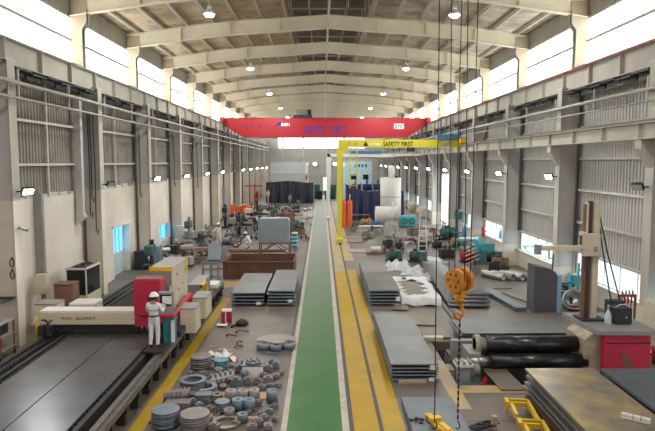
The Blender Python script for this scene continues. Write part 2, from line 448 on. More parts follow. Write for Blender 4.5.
# doorway glazing on the left
dr = struct(bpy.data.objects.new('door_1', None)); COL.objects.link(dr); dr.location = (XLW - .36, DOOR[0], 0)
df = MB().box(-.03, .03, 0, 2.6, 2.65, 2.75)
for k in range(5): df.box(-.03, .03, k * .63, k * .63 + .08, 0, 2.7)
df.box(-.03, .03, 0, 2.6, 1.15, 1.25); df.box(-.03, .03, 0, 2.6, 0, .12)
df.build('door_frame', whitem, dr)
for k in range(4):
    MB().box(-.01, .01, .08 + k * .63, .63 + k * .63, 1.25, 2.65).build('pane', gl_blue, dr)
    MB().box(-.015, .015, .08 + k * .63, .63 + k * .63, .12, 1.15).build('door_panel', skyblue, dr)
wn += 1
w_ = struct(bpy.data.objects.new('window_%d' % wn, None)); COL.objects.link(w_); w_.location = (XLW - .3, LOW[0], 0)
MB().box(-.03, .03, 0, 2.8, .8, .86).box(-.03, .03, 0, 2.8, 1.81, 1.87).box(-.03, .03, 1.36, 1.44, .8, 1.87).box(-.03, .03, 0, .06, .8, 1.87).box(-.03, .03, 2.74, 2.8, .8, 1.87).build('window_frame', whitem, w_)
for k in range(2): MB().box(-.01, .01, .06 + k * 1.38, 1.36 + k * 1.38, .86, 1.81).build('pane', gl_blue, w_)
# tall open doorway on the right
dr = struct(bpy.data.objects.new('door_2', None)); COL.objects.link(dr); dr.location = (XRW, DR[0], 0)
L = DR[1] - DR[0]
MB().box(-.05, .2, 0, .12, 0, DR[2]).box(-.05, .2, L - .12, L, 0, DR[2]).box(-.05, .2, 0, L, DR[2] - .15, DR[2]).build('door_frame', whitem, dr)
MB().box(.22, .28, -3.2, .1, 0, DR[2]).build('sliding_leaf', skyblue, dr)
BX(XRW + .3, 80, Y0, Y1 + 40, -.32, -.02).build('outdoor_ground', outm)['kind'] = 'structure'

# ---- far and rear walls
wf = MB(); wf.box(XL, XR, Y1, Y1 + .2, 0, .6)
wall_back = struct(wf.build('wall_back', boothm))
def endpanel(x0, x1, z0, z1, par, m=clad_r, y=Y1 + .1):
    return put('cladding_panel', corr(x1 - x0, z0, z1).mesh('cladding', m), par, (x0, y, 0), (0, 0, -PI / 2))
endpanel(XL, .3, .6, 9.0, wall_back); endpanel(.3, 1.75, 3.3, 9.0, wall_back); endpanel(1.75, XR, .6, 9.0, wall_back)
endpanel(XL, XR, 11.0, 14.2, wall_back)
endpanel(XL, -8.3, 9.0, 11.0, wall_back); endpanel(8.5, XR, 9.0, 11.0, wall_back)
for z in (2.2, 3.9, 5.6, 7.3, 8.95, 11.05): BX(XL, XR, Y1 - .1, Y1, z - .06, z + .06).build('girt', girtm, wall_back)
for x in (-7.5, -3.5, 4.4, 8.4): BX(x - .15, x + .15, Y1 - .3, Y1 - .05, 0, 14).build('wind_post', girtm, wall_back)
wn += 1
w_ = struct(bpy.data.objects.new('window_%d' % wn, None)); COL.objects.link(w_); w_.location = (0, Y1 + .1, 0)
for k in range(6):
    BX(-8.3 + k * 2.8, -8.3 + k * 2.8 + 2.74, -.02, .02, 9.0, 11.0).build('pane', day, w_)
    BX(-8.3 + k * 2.8 + 2.74, -8.3 + k * 2.8 + 2.8, -.05, .05, 9.0, 11.0).build('mullion', girtm, w_)
dr = struct(bpy.data.objects.new('door_3', None)); COL.objects.link(dr); dr.location = (.3, Y1, 0)
MB().box(0, .1, -.05, .1, 0, 3.3).box(1.35, 1.45, -.05, .1, 0, 3.3).box(0, 1.45, -.05, .1, 3.2, 3.3).build('door_frame', whitem, dr)
BX(.1, 1.35, 0, .04, 0.9, 3.2).build('pane', day, dr); BX(.1, 1.35, 0, .04, 0, .9).build('door_panel', skyblue, dr)
wall_rear = struct(BX(XL, XR, Y0 - .2, Y0, 0, 14.5).build('wall_front', cream))

# ---- roof
ceil = struct(bpy.data.objects.new('ceiling', None)); COL.objects.link(ceil)
US = [0, 2.3, 3.5, 5.4, 7.8, 11.1, 12.0]
def rafter_mesh():
    mb = MB(); xs = [XL] + [XC - u for u in US[-2:0:-1]] + [XC] + [XC + u for u in US[1:-1]] + [XR]
    def solid(zl, zh, y0, y1):
        k = mb.add([(x, y, rz_(x) + z) for x in xs for y, z in ((y0, zl), (y1, zl), (y1, zh), (y0, zh))])
        for i in range(len(xs) - 1):
            for q in range(4):
                r = (q + 1) % 4; mb.face((k + i * 4 + q, k + i * 4 + r, k + i * 4 + 4 + r, k + i * 4 + 4 + q))
        mb.face([k, k + 1, k + 2, k + 3]); e = k + 4 * (len(xs) - 1); mb.face([e, e + 1, e + 2, e + 3])
    solid(0, .03, -.17, .17); solid(.75, .78, -.17, .17); solid(.03, .75, -.02, .02)
    for x in [XC + d * 2.9 for d in (-3, -2, -1, 0, 1, 2, 3)]: mb.box(x - .02, x + .02, -.15, .15, rz_(x) + .03, rz_(x) + .75)
    return mb.mesh('rafter', rafterm)
raf = rafter_mesh()
pur = MB().box(-.04, .04, 0, 8, 0, .2).box(-.04, .1, 0, 8, .0, .02).mesh('purlin', purlm)
def sheet_mesh(s, m):
    us = [2.3, 3.5, 5.4, 7.8, 11.1, 12.1]; mb = MB(); n = 27
    # ribs run down the slope
    prof = []
    for i in range(n):
        y = 8 * i / n; p = 8 / n; prof += [(y, 0), (y + .45 * p, 0), (y + .55 * p, .05), (y + .9 * p, .05)]
    prof.append((8, 0))
    k = mb.add([(XC + s * u, y, rz_(XC + s * u) + .98 + z) for u in us for y, z in prof]); N = len(prof)
    for a in range(len(us) - 1):
        for b in range(N - 1): mb.face((k + a * N + b, k + a * N + b + 1, k + (a + 1) * N + b + 1, k + (a + 1) * N + b))
    return mb.mesh('roof_sheet', m)
sh = {-1: sheet_mesh(-1, roofm), 1: sheet_mesh(1, roofr)}
mz = rz_(XC + 2.3) + .98
mon = MB(); zt = mz + 1.0
mon.prism([(XC - 3.0, zt), (XC, zt + .3), (XC + 3.0, zt), (XC + 3.0, zt + .05), (XC, zt + .35), (XC - 3.0, zt + .05)], 0, 8, 'y')
mon_m = mon.mesh('ridge_vent', monm)
side_m = MB().box(-.03, .03, 0, 8, 0, 1.0).mesh('ridge_vent_side', monm)
mfr = MB()
for x in (-2.2, -1.1, 0, 1.1, 2.2): mfr.box(XC + x - .03, XC + x + .03, -.03, .03, mz - .2, zt + .1)
mfr.box(XC - 2.3, XC + 2.3, -.03, .03, mz + .35, mz + .43)
mfr_m = mfr.mesh('ridge_vent_frame', purlm)
for y in YB[:-1]:
    for s in (-1, 1):
        put('roof_sheet', sh[s], ceil, (0, y, 0)); put('ridge_vent_side', side_m, ceil, (XC + s * 2.3, y, mz))
    put('ridge_vent', mon_m, ceil, (0, y, 0))
    if y > 10:
        for q in (0, 2.67, 5.33): put('ridge_vent_frame', mfr_m, ceil, (0, y + q, 0))
        for s in (-1, 1):
            for k in range(7):
                x = XC + s * (2.5 + 1.45 * k); put('purlin', pur, ceil, (x, y, rz_(x) + .78))
for y in YB:
    if y > 5: put('rafter', raf, ceil, (0, y - .25, 0))
MB().tube([(XC, 5, 14.1), (XC, Y1, 14.1)], .045).build('ridge_conduit', pipem, ceil)

# ---- crane runway beams
def runway(name, x, ztop, depth, s, y0, m, rail=True):
    r = struct(bpy.data.objects.new(name, None)); COL.objects.link(r); r.location = (x, 0, ztop)
    bm_ = MB().box(-.02, .02, 0, 8, -depth, 0).box(-.2, .2, 0, 8, -.03, 0).box(-.18, .18, 0, 8, -depth, -depth + .03).mesh('runway_beam', m)
    st = MB().box(-.17, .17, -.03, .03, -depth + .03, -.03).mesh('stiffener', m)
    for y in YB[:-1]:
        if y < y0: continue
        put('runway_beam', bm_, r, (0, y - .25, 0))
        for k in range(3): put('stiffener', st, r, (0, y - .25 + k * 2.667, 0))
    MB().box(-.04, .04, y0, Y1, 0, .1).build('rail', trackm, r)
    return r
rl = runway('crane_runway', -10.62, 10.42, .85, 1, 5, beige)
rr = runway('crane_runway', 11.45, 10.40, .85, -1, 5, beige)
BX(-.26, -.2, 5, Y1, -.02, .06).build('conductor_bar', redrail, rr)
rlow = runway('low_crane_runway', 10.85, 7.62, .56, -1, 5, beige)
# stepped bracket plates under the high runway beams
br = MB().box(-.3, .3, -.55, .55, 0, .06).box(-.03, .03, -.5, .5, -.14, 0).mesh('walkway_bracket', darkm)
for y in YB:
    if 5 < y < 100:
        for k in range(6):
            put('walkway_bracket', br, rl, (.05, y + .6 + k * 1.2, -.98 - .06 * (k % 2))); put('walkway_bracket', br, rr, (-.05, y + .6 + k * 1.2, -.98 - .06 * (k % 2)))
# service pipes hung in front of the columns
def piperun(label, x, zs, r_, hang):
    t = thing('service_pipe', label, 'pipe', (x, 5, 0))
    for i, z in enumerate(zs): MB().tube([(0, 0, z), (0, Y1 - 6, z)], r_[i], 8).build('pipe_run', pipem, t)
    for k in range(int(hang[0]), 26): MB().box(-.03, .03, -.03, .03, zs[-1] if len(zs) > 1 else zs[0], zs[0] + .45).build('pipe_hanger', pipem, t, (0, k * 4 + 3.4, 0))
piperun('pair of long grey service pipes hung below the left runway beam', -10.1, (8.92, 8.42), (.075, .05), (2,))
piperun('long grey service pipe hung below the right runway beam', 11.0, (8.75, 8.35), (.075, .035), (2,))

# downpipes and hanging cables in the corners between columns and walls
dpm = M('dark_downpipe', (.10, .09, .085), .5); dpr = M('red_brown_downpipe', (.16, .07, .06), .6)
dp = MB().cyl((0, 0, 0), (0, 0, 10.2), .07, n=8)
dml, dmr, dmb = dp.mesh('downpipe', dpm), MB().cyl((0, 0, 2.2), (0, 0, 10.2), .07, n=8).mesh('downpipe', dpm), MB().cyl((0, 0, 2.2), (0, 0, 10.2), .08, n=8).mesh('downpipe', dpr)
for i, y in enumerate([v for v in YB if v > 15]):
    put('downpipe', dml, wall_left, (XLW + .12, y - .62, 0)); put('downpipe', dmb if i == 3 else dmr, wall_right, (XRW - .12, y - .62, 0))
for k, (x, y, z0, z1) in enumerate(((-10.85, 28.2, 3.7, 8.6), (-10.75, 28.2, 4.4, 8.6), (-10.6, 28.2, 2.9, 8.6), (-10.9, 36.2, 4.2, 8.0), (-10.8, 44.2, 4.5, 8.2), (-10.75, 52.2, 4.0, 8.0))):
    put('hanging_cable', MB().tube([(0, 0, z1), (.03, 0, (z0 + z1) / 2), (0, 0, z0 + .2), (.08, 0, z0), (.1, 0, z0 + .25)], .022, 6).mesh('hanging_cable', blackm), wall_left, (x, y - .02, 0))

# ================================================================ LAMPS
def highbay(x, y, z, label, group):
    t = thing('high_bay_lamp', label, 'lamp', (x, y, z), 0, group)
    MB().cyl((0, 0, .35), (0, 0, rz_(x) - z), .02, n=8).build('suspension_rod', pipem, t)
    MB().cyl((0, 0, .22), (0, 0, .42), .10, n=12).build('ballast_housing', lampm, t)
    MB().lathe([(.10, .24), (.16, .15), (.26, 0), (.27, 0), (.17, .16), (.11, .25)], n=20).build('reflector', lampm, t)
    MB().lathe([(.02, -.12), (.16, -.09), (.24, .0), (.2, .05), (.02, .06)], n=16).build('bulb', bulb, t)
    light('lamp_light', 'SPOT', (0, 0, -.16), LAMP_W, t, .15)
for y in [12.6 + 16 * k - .25 for k in range(7)]:
    highbay(-5.15, y, 13.05, 'glowing high-bay lamp under the roof beams on the cream masonry wall side', 'high-bay lamps over the cream masonry side')
    highbay(6.15, y, 13.05, 'glowing high-bay lamp under the roof beams on the low window wall side', 'high-bay lamps over the low window side')
def flood(side, y, z, on, label, group):
    x = -10.3 if side < 0 else 11.15; s = 1 if side < 0 else -1
    t = thing('floodlight', label, 'lamp', (x, y - .25, z), 0, group)
    MB().bar((0, 0, 0), (s * .36, 0, .02), .05).build('bracket', darkm, t)
    rot = Vector((s * .62, -.45, -.55)).to_track_quat('-Z', 'Y').to_euler()
    h = BX(-.19, .19, -.13, .13, 0, .1).build('lamp_housing', blackm, t, (s * .42, -.05, 0), rot)
    BX(-.16, .16, -.1, .1, -.02, .0).build('lens', bulb if on else lampm, h)
    if on: light('lamp_light', 'SPOT', (s * .62, -.25, -.2), FLOOD_W, t, .12, rot)
for i in range(12):
    y = 20.6 + 8 * i
    if i == 1: flood(-1, y, 5.25, False, 'unlit floodlight on the cream column before the blue glazed doorway', None)
    elif i == 6: flood(-1, y, 5.35, False, 'unlit dark floodlight among the lit ones on the cream columns', None)
    else: flood(-1, y, 5.3, True, 'lit floodlight on a cream-based column of the masonry wall', 'lit floodlights on the cream-based columns')
    if i == 0: flood(1, y, 5.45, False, 'unlit black floodlight on the grey column beside the welding manipulator', None)
    else: flood(1, y, 5.6, True, 'lit floodlight on a grey column of the low window wall', 'lit floodlights on the grey columns')

# ================================================================ CRANES
def bridge(name, label, yc, x0, x1, zt, zb, m, wid=.9):
    t = thing(name, label, 'crane', (0, yc, 0))
    for s in (-1, 1):
        yy = s * wid
        poly = [(x0 + .1, zt - .75), (x0 + 2.2, zb), (x1 - 2.2, zb), (x1 - .1, zt - .75), (x1 - .1, zt), (x0 + .1, zt)]
        MB().prism(poly, yy - .22, yy + .22, 'y').build('bridge_girder', m, t)
        BX(x0 + .1, x1 - .1, yy - .3, yy + .3, zt, zt + .04).build('girder_flange', m, t)
    for x in (x0, x1):
        BX(x - .22, x + .22, -1.9, 1.9, zt - .42, zt + .02).build('end_carriage', m, t)
        for s in (-1, 1): MB().cyl((x - .08, s * 1.5, zt - .42), (x + .08, s * 1.5, zt - .42), .16).build('wheel', darkm, t)
    return t
CRY = 66.2
cr = bridge('overhead_crane', 'red double-girder overhead crane lettered SAFETY FIRST spanning the hall', CRY, -10.62, 11.45, 10.98, 8.95, redm)
fy = -1.13
def at(x, y): p = D(x, y, CRY + fy); return p
p = at(303, 133.8); text('SAFETY  FIRST', 1.15, bluet, cr, (p.x, fy, p.z)).scale = (.66, 1, 1)
p = at(279, 126)
for k, (w_, h_) in enumerate(((.14, .3), (.2, .34), (.22, .3), (.16, .34), (.1, .3))): BX(p.x + .26 * k, p.x + .26 * k + w_, fy - .01, fy, p.z, p.z + h_).build('small_lettering', whitet, cr)
p = at(274, 127); MB().prism([(0, 0), (.5, .55), (.75, .55), (.75, .2)], -.01, .01, 'y').build('logo_mark', bluet, cr, (p.x, fy, p.z))
p = at(394, 129); q = at(404, 123.6)
BX(p.x, q.x, fy - .02, fy, p.z, q.z).build('logo_plate', whitet, cr)
text('JDC', .5, blackt, cr, (p.x + .12, fy - .025, p.z + .1))
for x in (244, 252, 259): p = at(x, 126); BX(p.x, p.x + .25, fy - .01, fy, p.z - .12, p.z + .1).build('small_mark', bluet, cr)
tr = thing('crane_trolley', 'dark hoist trolley sitting on the red overhead crane girders', 'hoist', (-2.0, CRY, 11.0))
BX(-1.0, 1.0, -1.1, 1.1, .05, .35).build('trolley_frame', darkm, tr); BX(-.7, .5, -.7, .7, .35, .95).build('gearbox', machgrey, tr)
MB().cyl((-.6, -.1, .7), (.9, -.1, .7), .3).build('rope_drum', darkm, tr)
# second bridge right above the view, carrying the orange hook block
HY = 10.2
c2 = bridge('overhead_crane', 'overhead crane bridge that carries the orange hook block', HY + .1, -10.62, 11.45, 11.0, 9.35, redm, .9)
HX = 2.38
ht = thing('hook_block', 'orange twin-sheave crane hook block hanging on steel ropes', 'hook block', (HX, HY, 3.75), math.radians(34))
for s in (-1, 1):
    c = (s * .1, s * .0)
    MB().cyl((c[0] - .05, c[1], .52), (c[0] + .05, c[1], .52), .205, n=24).build('sheave', orange, ht)
    for k in range(6):
        a = k * PI / 3; MB().cyl((c[0] - .052, c[1] + .12 * math.cos(a), .52 + .12 * math.sin(a)), (c[0] + .052, c[1] + .12 * math.cos(a), .52 + .12 * math.sin(a)), .025, n=8).build('sheave_hole', darkm, ht)
    MB().cyl((c[0] - .06, c[1], .52), (c[0] + .06, c[1], .52), .06, n=10).build('axle_cap', orange, ht)
MB().prism([(-.05, .48), (.12, .48), (.09, .22), (-.06, .22)], -.09, .09, 'y').build('side_plate', orange, ht)
MB().cyl((0, 0, .12), (0, 0, .26), .075, n=12).build('swivel', orange, ht)
hp = [(0, 0, .14), (.06, 0, .06), (.1, 0, -.03), (.08, 0, -.12), (0, 0, -.16), (-.08, 0, -.13), (-.11, 0, -.05), (-.09, 0, .0)]
MB().tube(hp, .034, 8).build('hook', orange, ht)
for dx, dy in ((-.09, -.2), (-.09, .16), (.09, -.16), (.09, .2)):
    MB().cyl((dx, dy, .52), (dx * 1.6, dy, 5.4), .008, n=6).build('wire_rope', darkm, ht)
def chain(name, label, p0, z1, hook=True):
    t = thing(name, label, 'chain', (p0[0], p0[1], z1))
    L_ = p0[2] - z1; n = int(L_ / .055)
    a = MB()
    for k in range(n):
        z = .06 + k * .055
        if k % 2: a.box(-.017, .017, -.004, .004, z, z + .062)
        else: a.box(-.004, .004, -.017, .017, z, z + .062)
    o = a.build('chain_links', darkm, t); o['kind'] = 'stuff'
    if hook: MB().tube([(0, 0, .08), (.03, 0, .02), (.035, 0, -.04), (0, 0, -.075), (-.035, 0, -.05)], .013, 6).build('chain_hook', darkm, t)
    return t
chain('lifting_chain', 'thin dark lifting chain hanging below the orange hook block', (HX + .02, HY, 3.6), D(463.5, 425, HY).z)
p = D(434.5, 425, HY); rp = thing('pendant_rope', 'single dark rope with hook hanging beside the orange hook block', 'rope', (p.x, p.y, p.z))
q = D(439.5, 0, HY)
MB().cyl((0, 0, .05), (q.x - p.x, 0, 9.34 - p.z), .009, n=6).build('rope', darkm, rp)
MB().tube([(0, 0, .08), (.04, 0, .02), (.04, 0, -.04), (0, 0, -.08), (-.04, 0, -.05)], .014, 6).build('rope_hook', darkm, rp)

# yellow semi-gantry
GY = 46.8
yg = thing('semi_gantry_crane', 'yellow semi-gantry crane with SAFETY FIRST on its beam', 'crane', (0, GY, 0))
gx = 1.42
BX(gx - .12, 10.95, -.2, .2, 7.42, 8.02).build('gantry_beam', yelm, yg)
MB().prism([(gx - .16, .42), (gx + .16, .42), (gx + .24, 7.42), (gx - .2, 7.42)], -.19, .19, 'y').build('gantry_leg', yelm, yg)
MB().prism([(gx + .24, 6.9), (gx + .7, 7.42), (gx + .24, 7.42)], -.15, .15, 'y').build('corner_gusset', yelm, yg)
BX(gx - .2, gx + .2, -1.3, 1.3, .12, .42).build('leg_carriage', yelm, yg)
for s in (-1, 1): MB().cyl((gx - .06, s * 1.05, .14), (gx + .06, s * 1.05, .14), .14).build('wheel', darkm, yg)
BX(10.6, 11.1, -1.0, 1.0, 7.75, 8.1).build('end_carriage', yellift, yg)
BX(8.9, 10.6, -.45, .45, 8.03, 8.4).build('hoist_platform', bluem, yg)
for k in range(4): BX(8.95 + k * .53, 8.99 + k * .53, -.45, -.41, 8.4, 8.9).build('rail_post', bluem, yg)
BX(8.9, 10.6, -.45, -.41, 8.86, 8.9).build('guard_rail', bluem, yg)
def ag(x, y): return D(x, y, GY - .22)
p = ag(383, 146.2); text('SAFETY FIRST', .5, blackt, yg, (p.x, -.215, p.z)).scale = (.78, 1, 1)
p = ag(363, 146.2); MB().prism([(0, 0), (.42, 0), (.21, .4)], -.01, .0, 'y').build('logo_mark', blackt, yg, (p.x, -.2, p.z))
p = ag(369, 145.4)
for k in range(6): BX(p.x + .15 * k, p.x + .15 * k + .09, -.212, -.2, p.z, p.z + .17).build('small_lettering', whitet, yg)
p = ag(347, 145.2)
for k in (0, 1, 3, 4): BX(p.x + .17 * k, p.x + .17 * k + .12, -.212, -.2, p.z, p.z + .2).build('small_lettering', wood, yg)
p = ag(443, 146.5); q = ag(450.5, 141.5); BX(p.x, q.x, -.215, -.2, p.z, q.z).build('logo_plate', whitet, yg); text('JDC', .3, blackt, yg, (p.x + .04, -.22, p.z + .06))
BX(6.6, 7.2, -.3, .3, 7.1, 7.42).build('hoist_trolley', darkm, yg)
for x in (350, 357):
    p = D(x, 150, GY + 1.4); BX(p.x - .04, p.x + .04, 1.36, 1.44, 4.2, 7.45).build('ladder_rail', yelm, yg)
for k in range(8): BX(D(350, 150, GY + 1.4).x, D(357, 150, GY + 1.4).x, 1.38, 1.42, 4.4 + .4 * k, 4.44 + .4 * k).build('ladder_rung', yelm, yg)
# white semi-gantry behind
WY = 66
wg = thing('semi_gantry_crane', 'slim white semi-gantry crane behind the yellow one', 'crane', (0, WY, 0))
wx = D(328.5, 162, WY).x
BX(wx - .15, 8.0, -.2, .2, 6.85, 7.2).build('gantry_beam', whitem, wg)
MB().prism([(wx - .25, .3), (wx + .1, .3), (wx + .3, 6.85), (wx + .1, 7.2), (wx - .1, 7.2), (wx - .25, 6.9)], -.2, .2, 'y').build('gantry_leg', whitem, wg)
BX(wx - .25, wx + .15, -1.2, 1.2, .1, .35).build('leg_carriage', whitem, wg)
BX(3.0, 6.6, -.3, .3, 7.2, 7.5).build('hoist_platform', bluem, wg)
BX(7.85, 11.0, -.2, .2, 6.95, 7.2).build('beam_extension', whitem, wg)

# ================================================================ PEOPLE
def person(label, loc, rz, pose='stand', h=1.0, helmet=True, hairless=False):
    t = thing('person', label, 'person', loc, rz)
    J = {}
    E_ = []
    def j(n, p, r, par=None):
        J[n] = (Vector(p), r)
        if par: E_.append((par, n))
    if pose == 'crouch':
        j('pel', (0, -.12, .42), (.16, .14)); j('spi', (0, -.02, .62), (.15, .12), 'pel'); j('che', (0, .10, .82), (.17, .12), 'spi'); j('nec', (0, .2, .96), (.06, .06), 'che')
        j('hb', (0, .25, 1.02), (.075, .08), 'nec'); j('hd', (0, .28, 1.1), (.085, .1), 'hb'); j('ht', (0, .28, 1.19), (.06, .07), 'hd')
        arm = lambda s: [('sh', (s * .18, .1, .88), .065), ('el', (s * .24, .28, .66), .05), ('wr', (s * .14, .46, .5), .035)]
        leg = lambda s: [('hi', (s * .12, -.1, .42), .1), ('kn', (s * .2, .3, .46), .075), ('an', (s * .16, .02, .1), .055), ('to', (s * .17, .2, .04), .045)]
    else:
        j('pel', (0, 0, .96), (.155, .12)); j('spi', (0, .0, 1.12), (.145, .11), 'pel'); j('che', (0, -.01, 1.33), (.175, .12), 'spi'); j('nec', (0, 0, 1.48), (.06, .06), 'che')
        j('hb', (0, .02, 1.54), (.075, .085), 'nec'); j('hd', (0, .03, 1.62), (.085, .105), 'hb'); j('ht', (0, .025, 1.71), (.06, .075), 'hd')
        if pose == 'work':
            arm = lambda s: [('sh', (s * .185, -.01, 1.40), .068), ('el', (s * .27, .06, 1.16), .052), ('wr', (s * .17, .30, 1.2 if s > 0 else 1.08), .036)]
        elif pose == 'reach':
            arm = lambda s: [('sh', (s * .185, 0, 1.40), .065), ('el', (s * .27, .16, 1.2), .05), ('wr', (s * .15, .38, 1.12), .035)]
        else:
            arm = lambda s: [('sh', (s * .185, 0, 1.40), .065), ('el', (s * .25, -.02, 1.12), .05), ('wr', (s * .26, .06, .86), .035)]
        sp = .02 if pose != 'walk' else .16
        leg = lambda s: [('hi', (s * .095, 0, .9), .105), ('kn', (s * .105, .02 + s * sp, .5), .078), ('an', (s * .11, -.03 + s * sp * 1.5, .09), .058), ('to', (s * .125, .13 + s * sp * 1.5, .042), .046)]
    for s in (-1, 1):
        prev = 'che'
        for n, p, r in arm(s): j(n + str(s), p, (r, r), prev); prev = n + str(s)
        wv, ev = J['wr' + str(s)][0], J['el' + str(s)][0]; d = (wv - ev).normalized()
        side = d.cross(Vector((0, 0, 1)) if abs(d.z) < .8 else Vector((0, 1, 0))).normalized()
        j('pa' + str(s), wv + d * .07, (.034, .022), 'wr' + str(s))
        bend = d.cross(side)
        for k, (o_, l_) in enumerate(((-.03, .07), (-.01, .085), (.01, .08), (.03, .062))):
            b0 = wv + d * .1 + side * o_; j('f%d%d' % (k, s), b0, (.0095, .0095), 'pa' + str(s))
            j('g%d%d' % (k, s), b0 + d * l_ * .55 + bend * .015, (.009, .009), 'f%d%d' % (k, s))
            j('h%d%d' % (k, s), b0 + d * l_ * .85 + bend * .045, (.008, .008), 'g%d%d' % (k, s))
        j('t0' + str(s), wv + d * .045 + side * .045, (.011, .011), 'pa' + str(s)); j('t1' + str(s), wv + d * .09 + side * .07 + bend * .02, (.009, .009), 't0' + str(s))
        prev = 'pel'
        for n, p, r in leg(s): j(n + str(s), p, (r, r), prev); prev = n + str(s)
    names = list(J); idx = {n: i for i, n in enumerate(names)}
    me = bpy.data.meshes.new('body'); me.from_pydata([J[n][0] for n in names], [(idx[a], idx[b]) for a, b in E_], [])
    o = bpy.data.objects.new('body', me); COL.objects.link(o)
    md = o.modifiers.new('skin', 'SKIN'); md.use_smooth_shade = True
    if not me.skin_vertices: me.attributes.new  # layer is made by the modifier
    sv = me.skin_vertices[0].data if me.skin_vertices else None
    if sv is None:
        bm = bmesh.new(); bm.from_mesh(me); bm.verts.layers.skin.verify(); bm.to_mesh(me); bm.free(); sv = me.skin_vertices[0].data
    for n in names: sv[idx[n]].radius = J[n][1]; sv[idx[n]].use_root = (n == 'pel')
    ss = o.modifiers.new('sub', 'SUBSURF'); ss.levels = 1; ss.render_levels = 1
    dg = bpy.context.evaluated_depsgraph_get(); m2 = bpy.data.meshes.new_from_object(o.evaluated_get(dg))
    bpy.data.objects.remove(o)
    m2.materials.clear()
    for x in (cover, skinm, boots): m2.materials.append(x)
    for pl in m2.polygons:
        c = pl.center; best = min(names, key=lambda n: (J[n][0] - c).length)
        pl.use_smooth = True
        if best in ('hb', 'hd', 'ht', 'nec'): pl.material_index = 1
        elif best[:2] in ('pa', 't0', 't1') or best[0] in 'fg' or (best[0] == 'h' and best[1].isdigit()): pl.material_index = 1
        elif best[:2] == 'to' or (best[:2] == 'an' and c.z < .12): pl.material_index = 2
        else: pl.material_index = 0
    put('body', m2, t)
    hd = J['hd'][0]
    for s in (-1, 1):
        MB().lathe([(.004, -.008), (.011, 0), (.004, .008)], (hd.x + s * .034, hd.y + .098, hd.z + .0), 8).build('eye', blackm, t)
        MB().lathe([(.006, -.03), (.018, 0), (.006, .03)], (hd.x + s * .088, hd.y - .0, hd.z - .01), 8).build('ear', skinm, t)
    MB().prism([(hd.x - .014, hd.z - .035), (hd.x + .014, hd.z - .035), (hd.x, hd.z + .015)], hd.y + .08, hd.y + .122, 'y').build('nose', skinm, t)
    BX(hd.x - .025, hd.x + .025, hd.y + .085, hd.y + .1, hd.z - .064, hd.z - .055).build('mouth', redt, t)
    MB().lathe([(.085, -.07), (.097, -.02), (.1, .03), (.08, .08), (.03, .105)], (hd.x, hd.y - .02, hd.z), 14).build('hair', hairm, t)
    if helmet:
        hm = MB().lathe([(.15, .035), (.152, .045), (.128, .05), (.122, .09), (.1, .135), (.05, .165), (.012, .172)], (hd.x, hd.y, hd.z), 20)
        hm.prism([(hd.x - .09, hd.y + .1), (hd.x + .09, hd.y + .1), (hd.x + .07, hd.y + .19), (hd.x - .07, hd.y + .19)], hd.z + .034, hd.z + .05)
        hm.build('helmet', helm, t)
    t.scale = (h, h, h)
    return t

# ================================================================ CUTTING MACHINE (left foreground)
TX0, TX1, TY0, TY1 = -8.5, -5.15, 9.0, 27.5
tb = thing('cutting_table', 'long dark slatted plasma cutting table with side rails', 'cutting table', (0, 0, 0))
BX(TX0, TX0 + .12, TY0, TY1, .05, .66).build('side_wall', darkm, tb); BX(TX1 - .12, TX1, TY0, TY1, .05, .66).build('side_wall', darkm, tb)
BX(TX0, TX1, TY1 - .1, TY1, .05, .66).build('end_wall', darkm, tb); BX(TX0 + .1, TX1 - .1, TY0, TY1 - .1, .05, .2).build('tray', darkm, tb)
sl = MB()
n = 28; L = TX1 - TX0 - .24
pts = [(0, .3)] + [(L * i / n, .66 if i % 2 else .6) for i in range(n + 1)] + [(L, .3)]
slm = MB().prism(pts, -.012, .012, 'y').mesh('slat', M('worn_slat_steel', (.16, .15, .14), .5, .4, scale=3))
y = TY0 + .2
while y < TY1 - .2:
    put('slat', slm, tb, (TX0 + .12, y, 0)); y += .22
# running rails on both sides
def rail(x0, x1, label, m, feet):
    t = thing('machine_rail', label, 'rail', (0, 0, 0))
    mb = MB()
    k = 60; pr = []
    for i in range(k):
        ya, yb = 8.5 + i * 20 / k, 8.5 + (i + 1) * 20 / k; mb.box(x0, x1, ya, yb, .42, .58)
    mb.box((x0 + x1) / 2 - .05, (x0 + x1) / 2 + .05, 8.5, 28.5, .58, .66)
    mb.build('rail_beam', m, t)
    for i in range(20):
        y = 9.0 + i; BX(x0 + .03, x1 - .03, y - .09, y + .09, 0, .42).build('rail_foot', darkm, t)
        BX(x1 - .02, x1 + .03, y - .12, y + .12, .3, .45).build('rail_clamp', darkm, t)
    if feet:
        for i in range(110): MB().box(x1 + .0, x1 + .03, 8.6 + i * .18, 8.68 + i * .18, .5, .58).build('rack_tooth', chromem, t)
rail(-4.98, -4.68, 'dusty grey machine rail on feet beside the yellow floor line', M('dusty_rail_steel', (.20, .18, .155), .55, .2, scale=5, c2=(.12, .11, .10)), False)
rail(-9.15, -8.85, 'black toothed machine rail beside the cream wall', darkm, True)
# two sheets lying on the slats
for x0, x1, lab in ((-8.13, -6.71, 'long bright steel sheet on the cutting table, the one nearer the wall'), (-6.68, -5.36, 'long bright steel sheet on the cutting table, the one nearer the walkway')):
    tag(BX(x0, x1, 9.4, 18.9, .665, .69).build('steel_sheet', sheet_lt), lab, 'steel sheet')
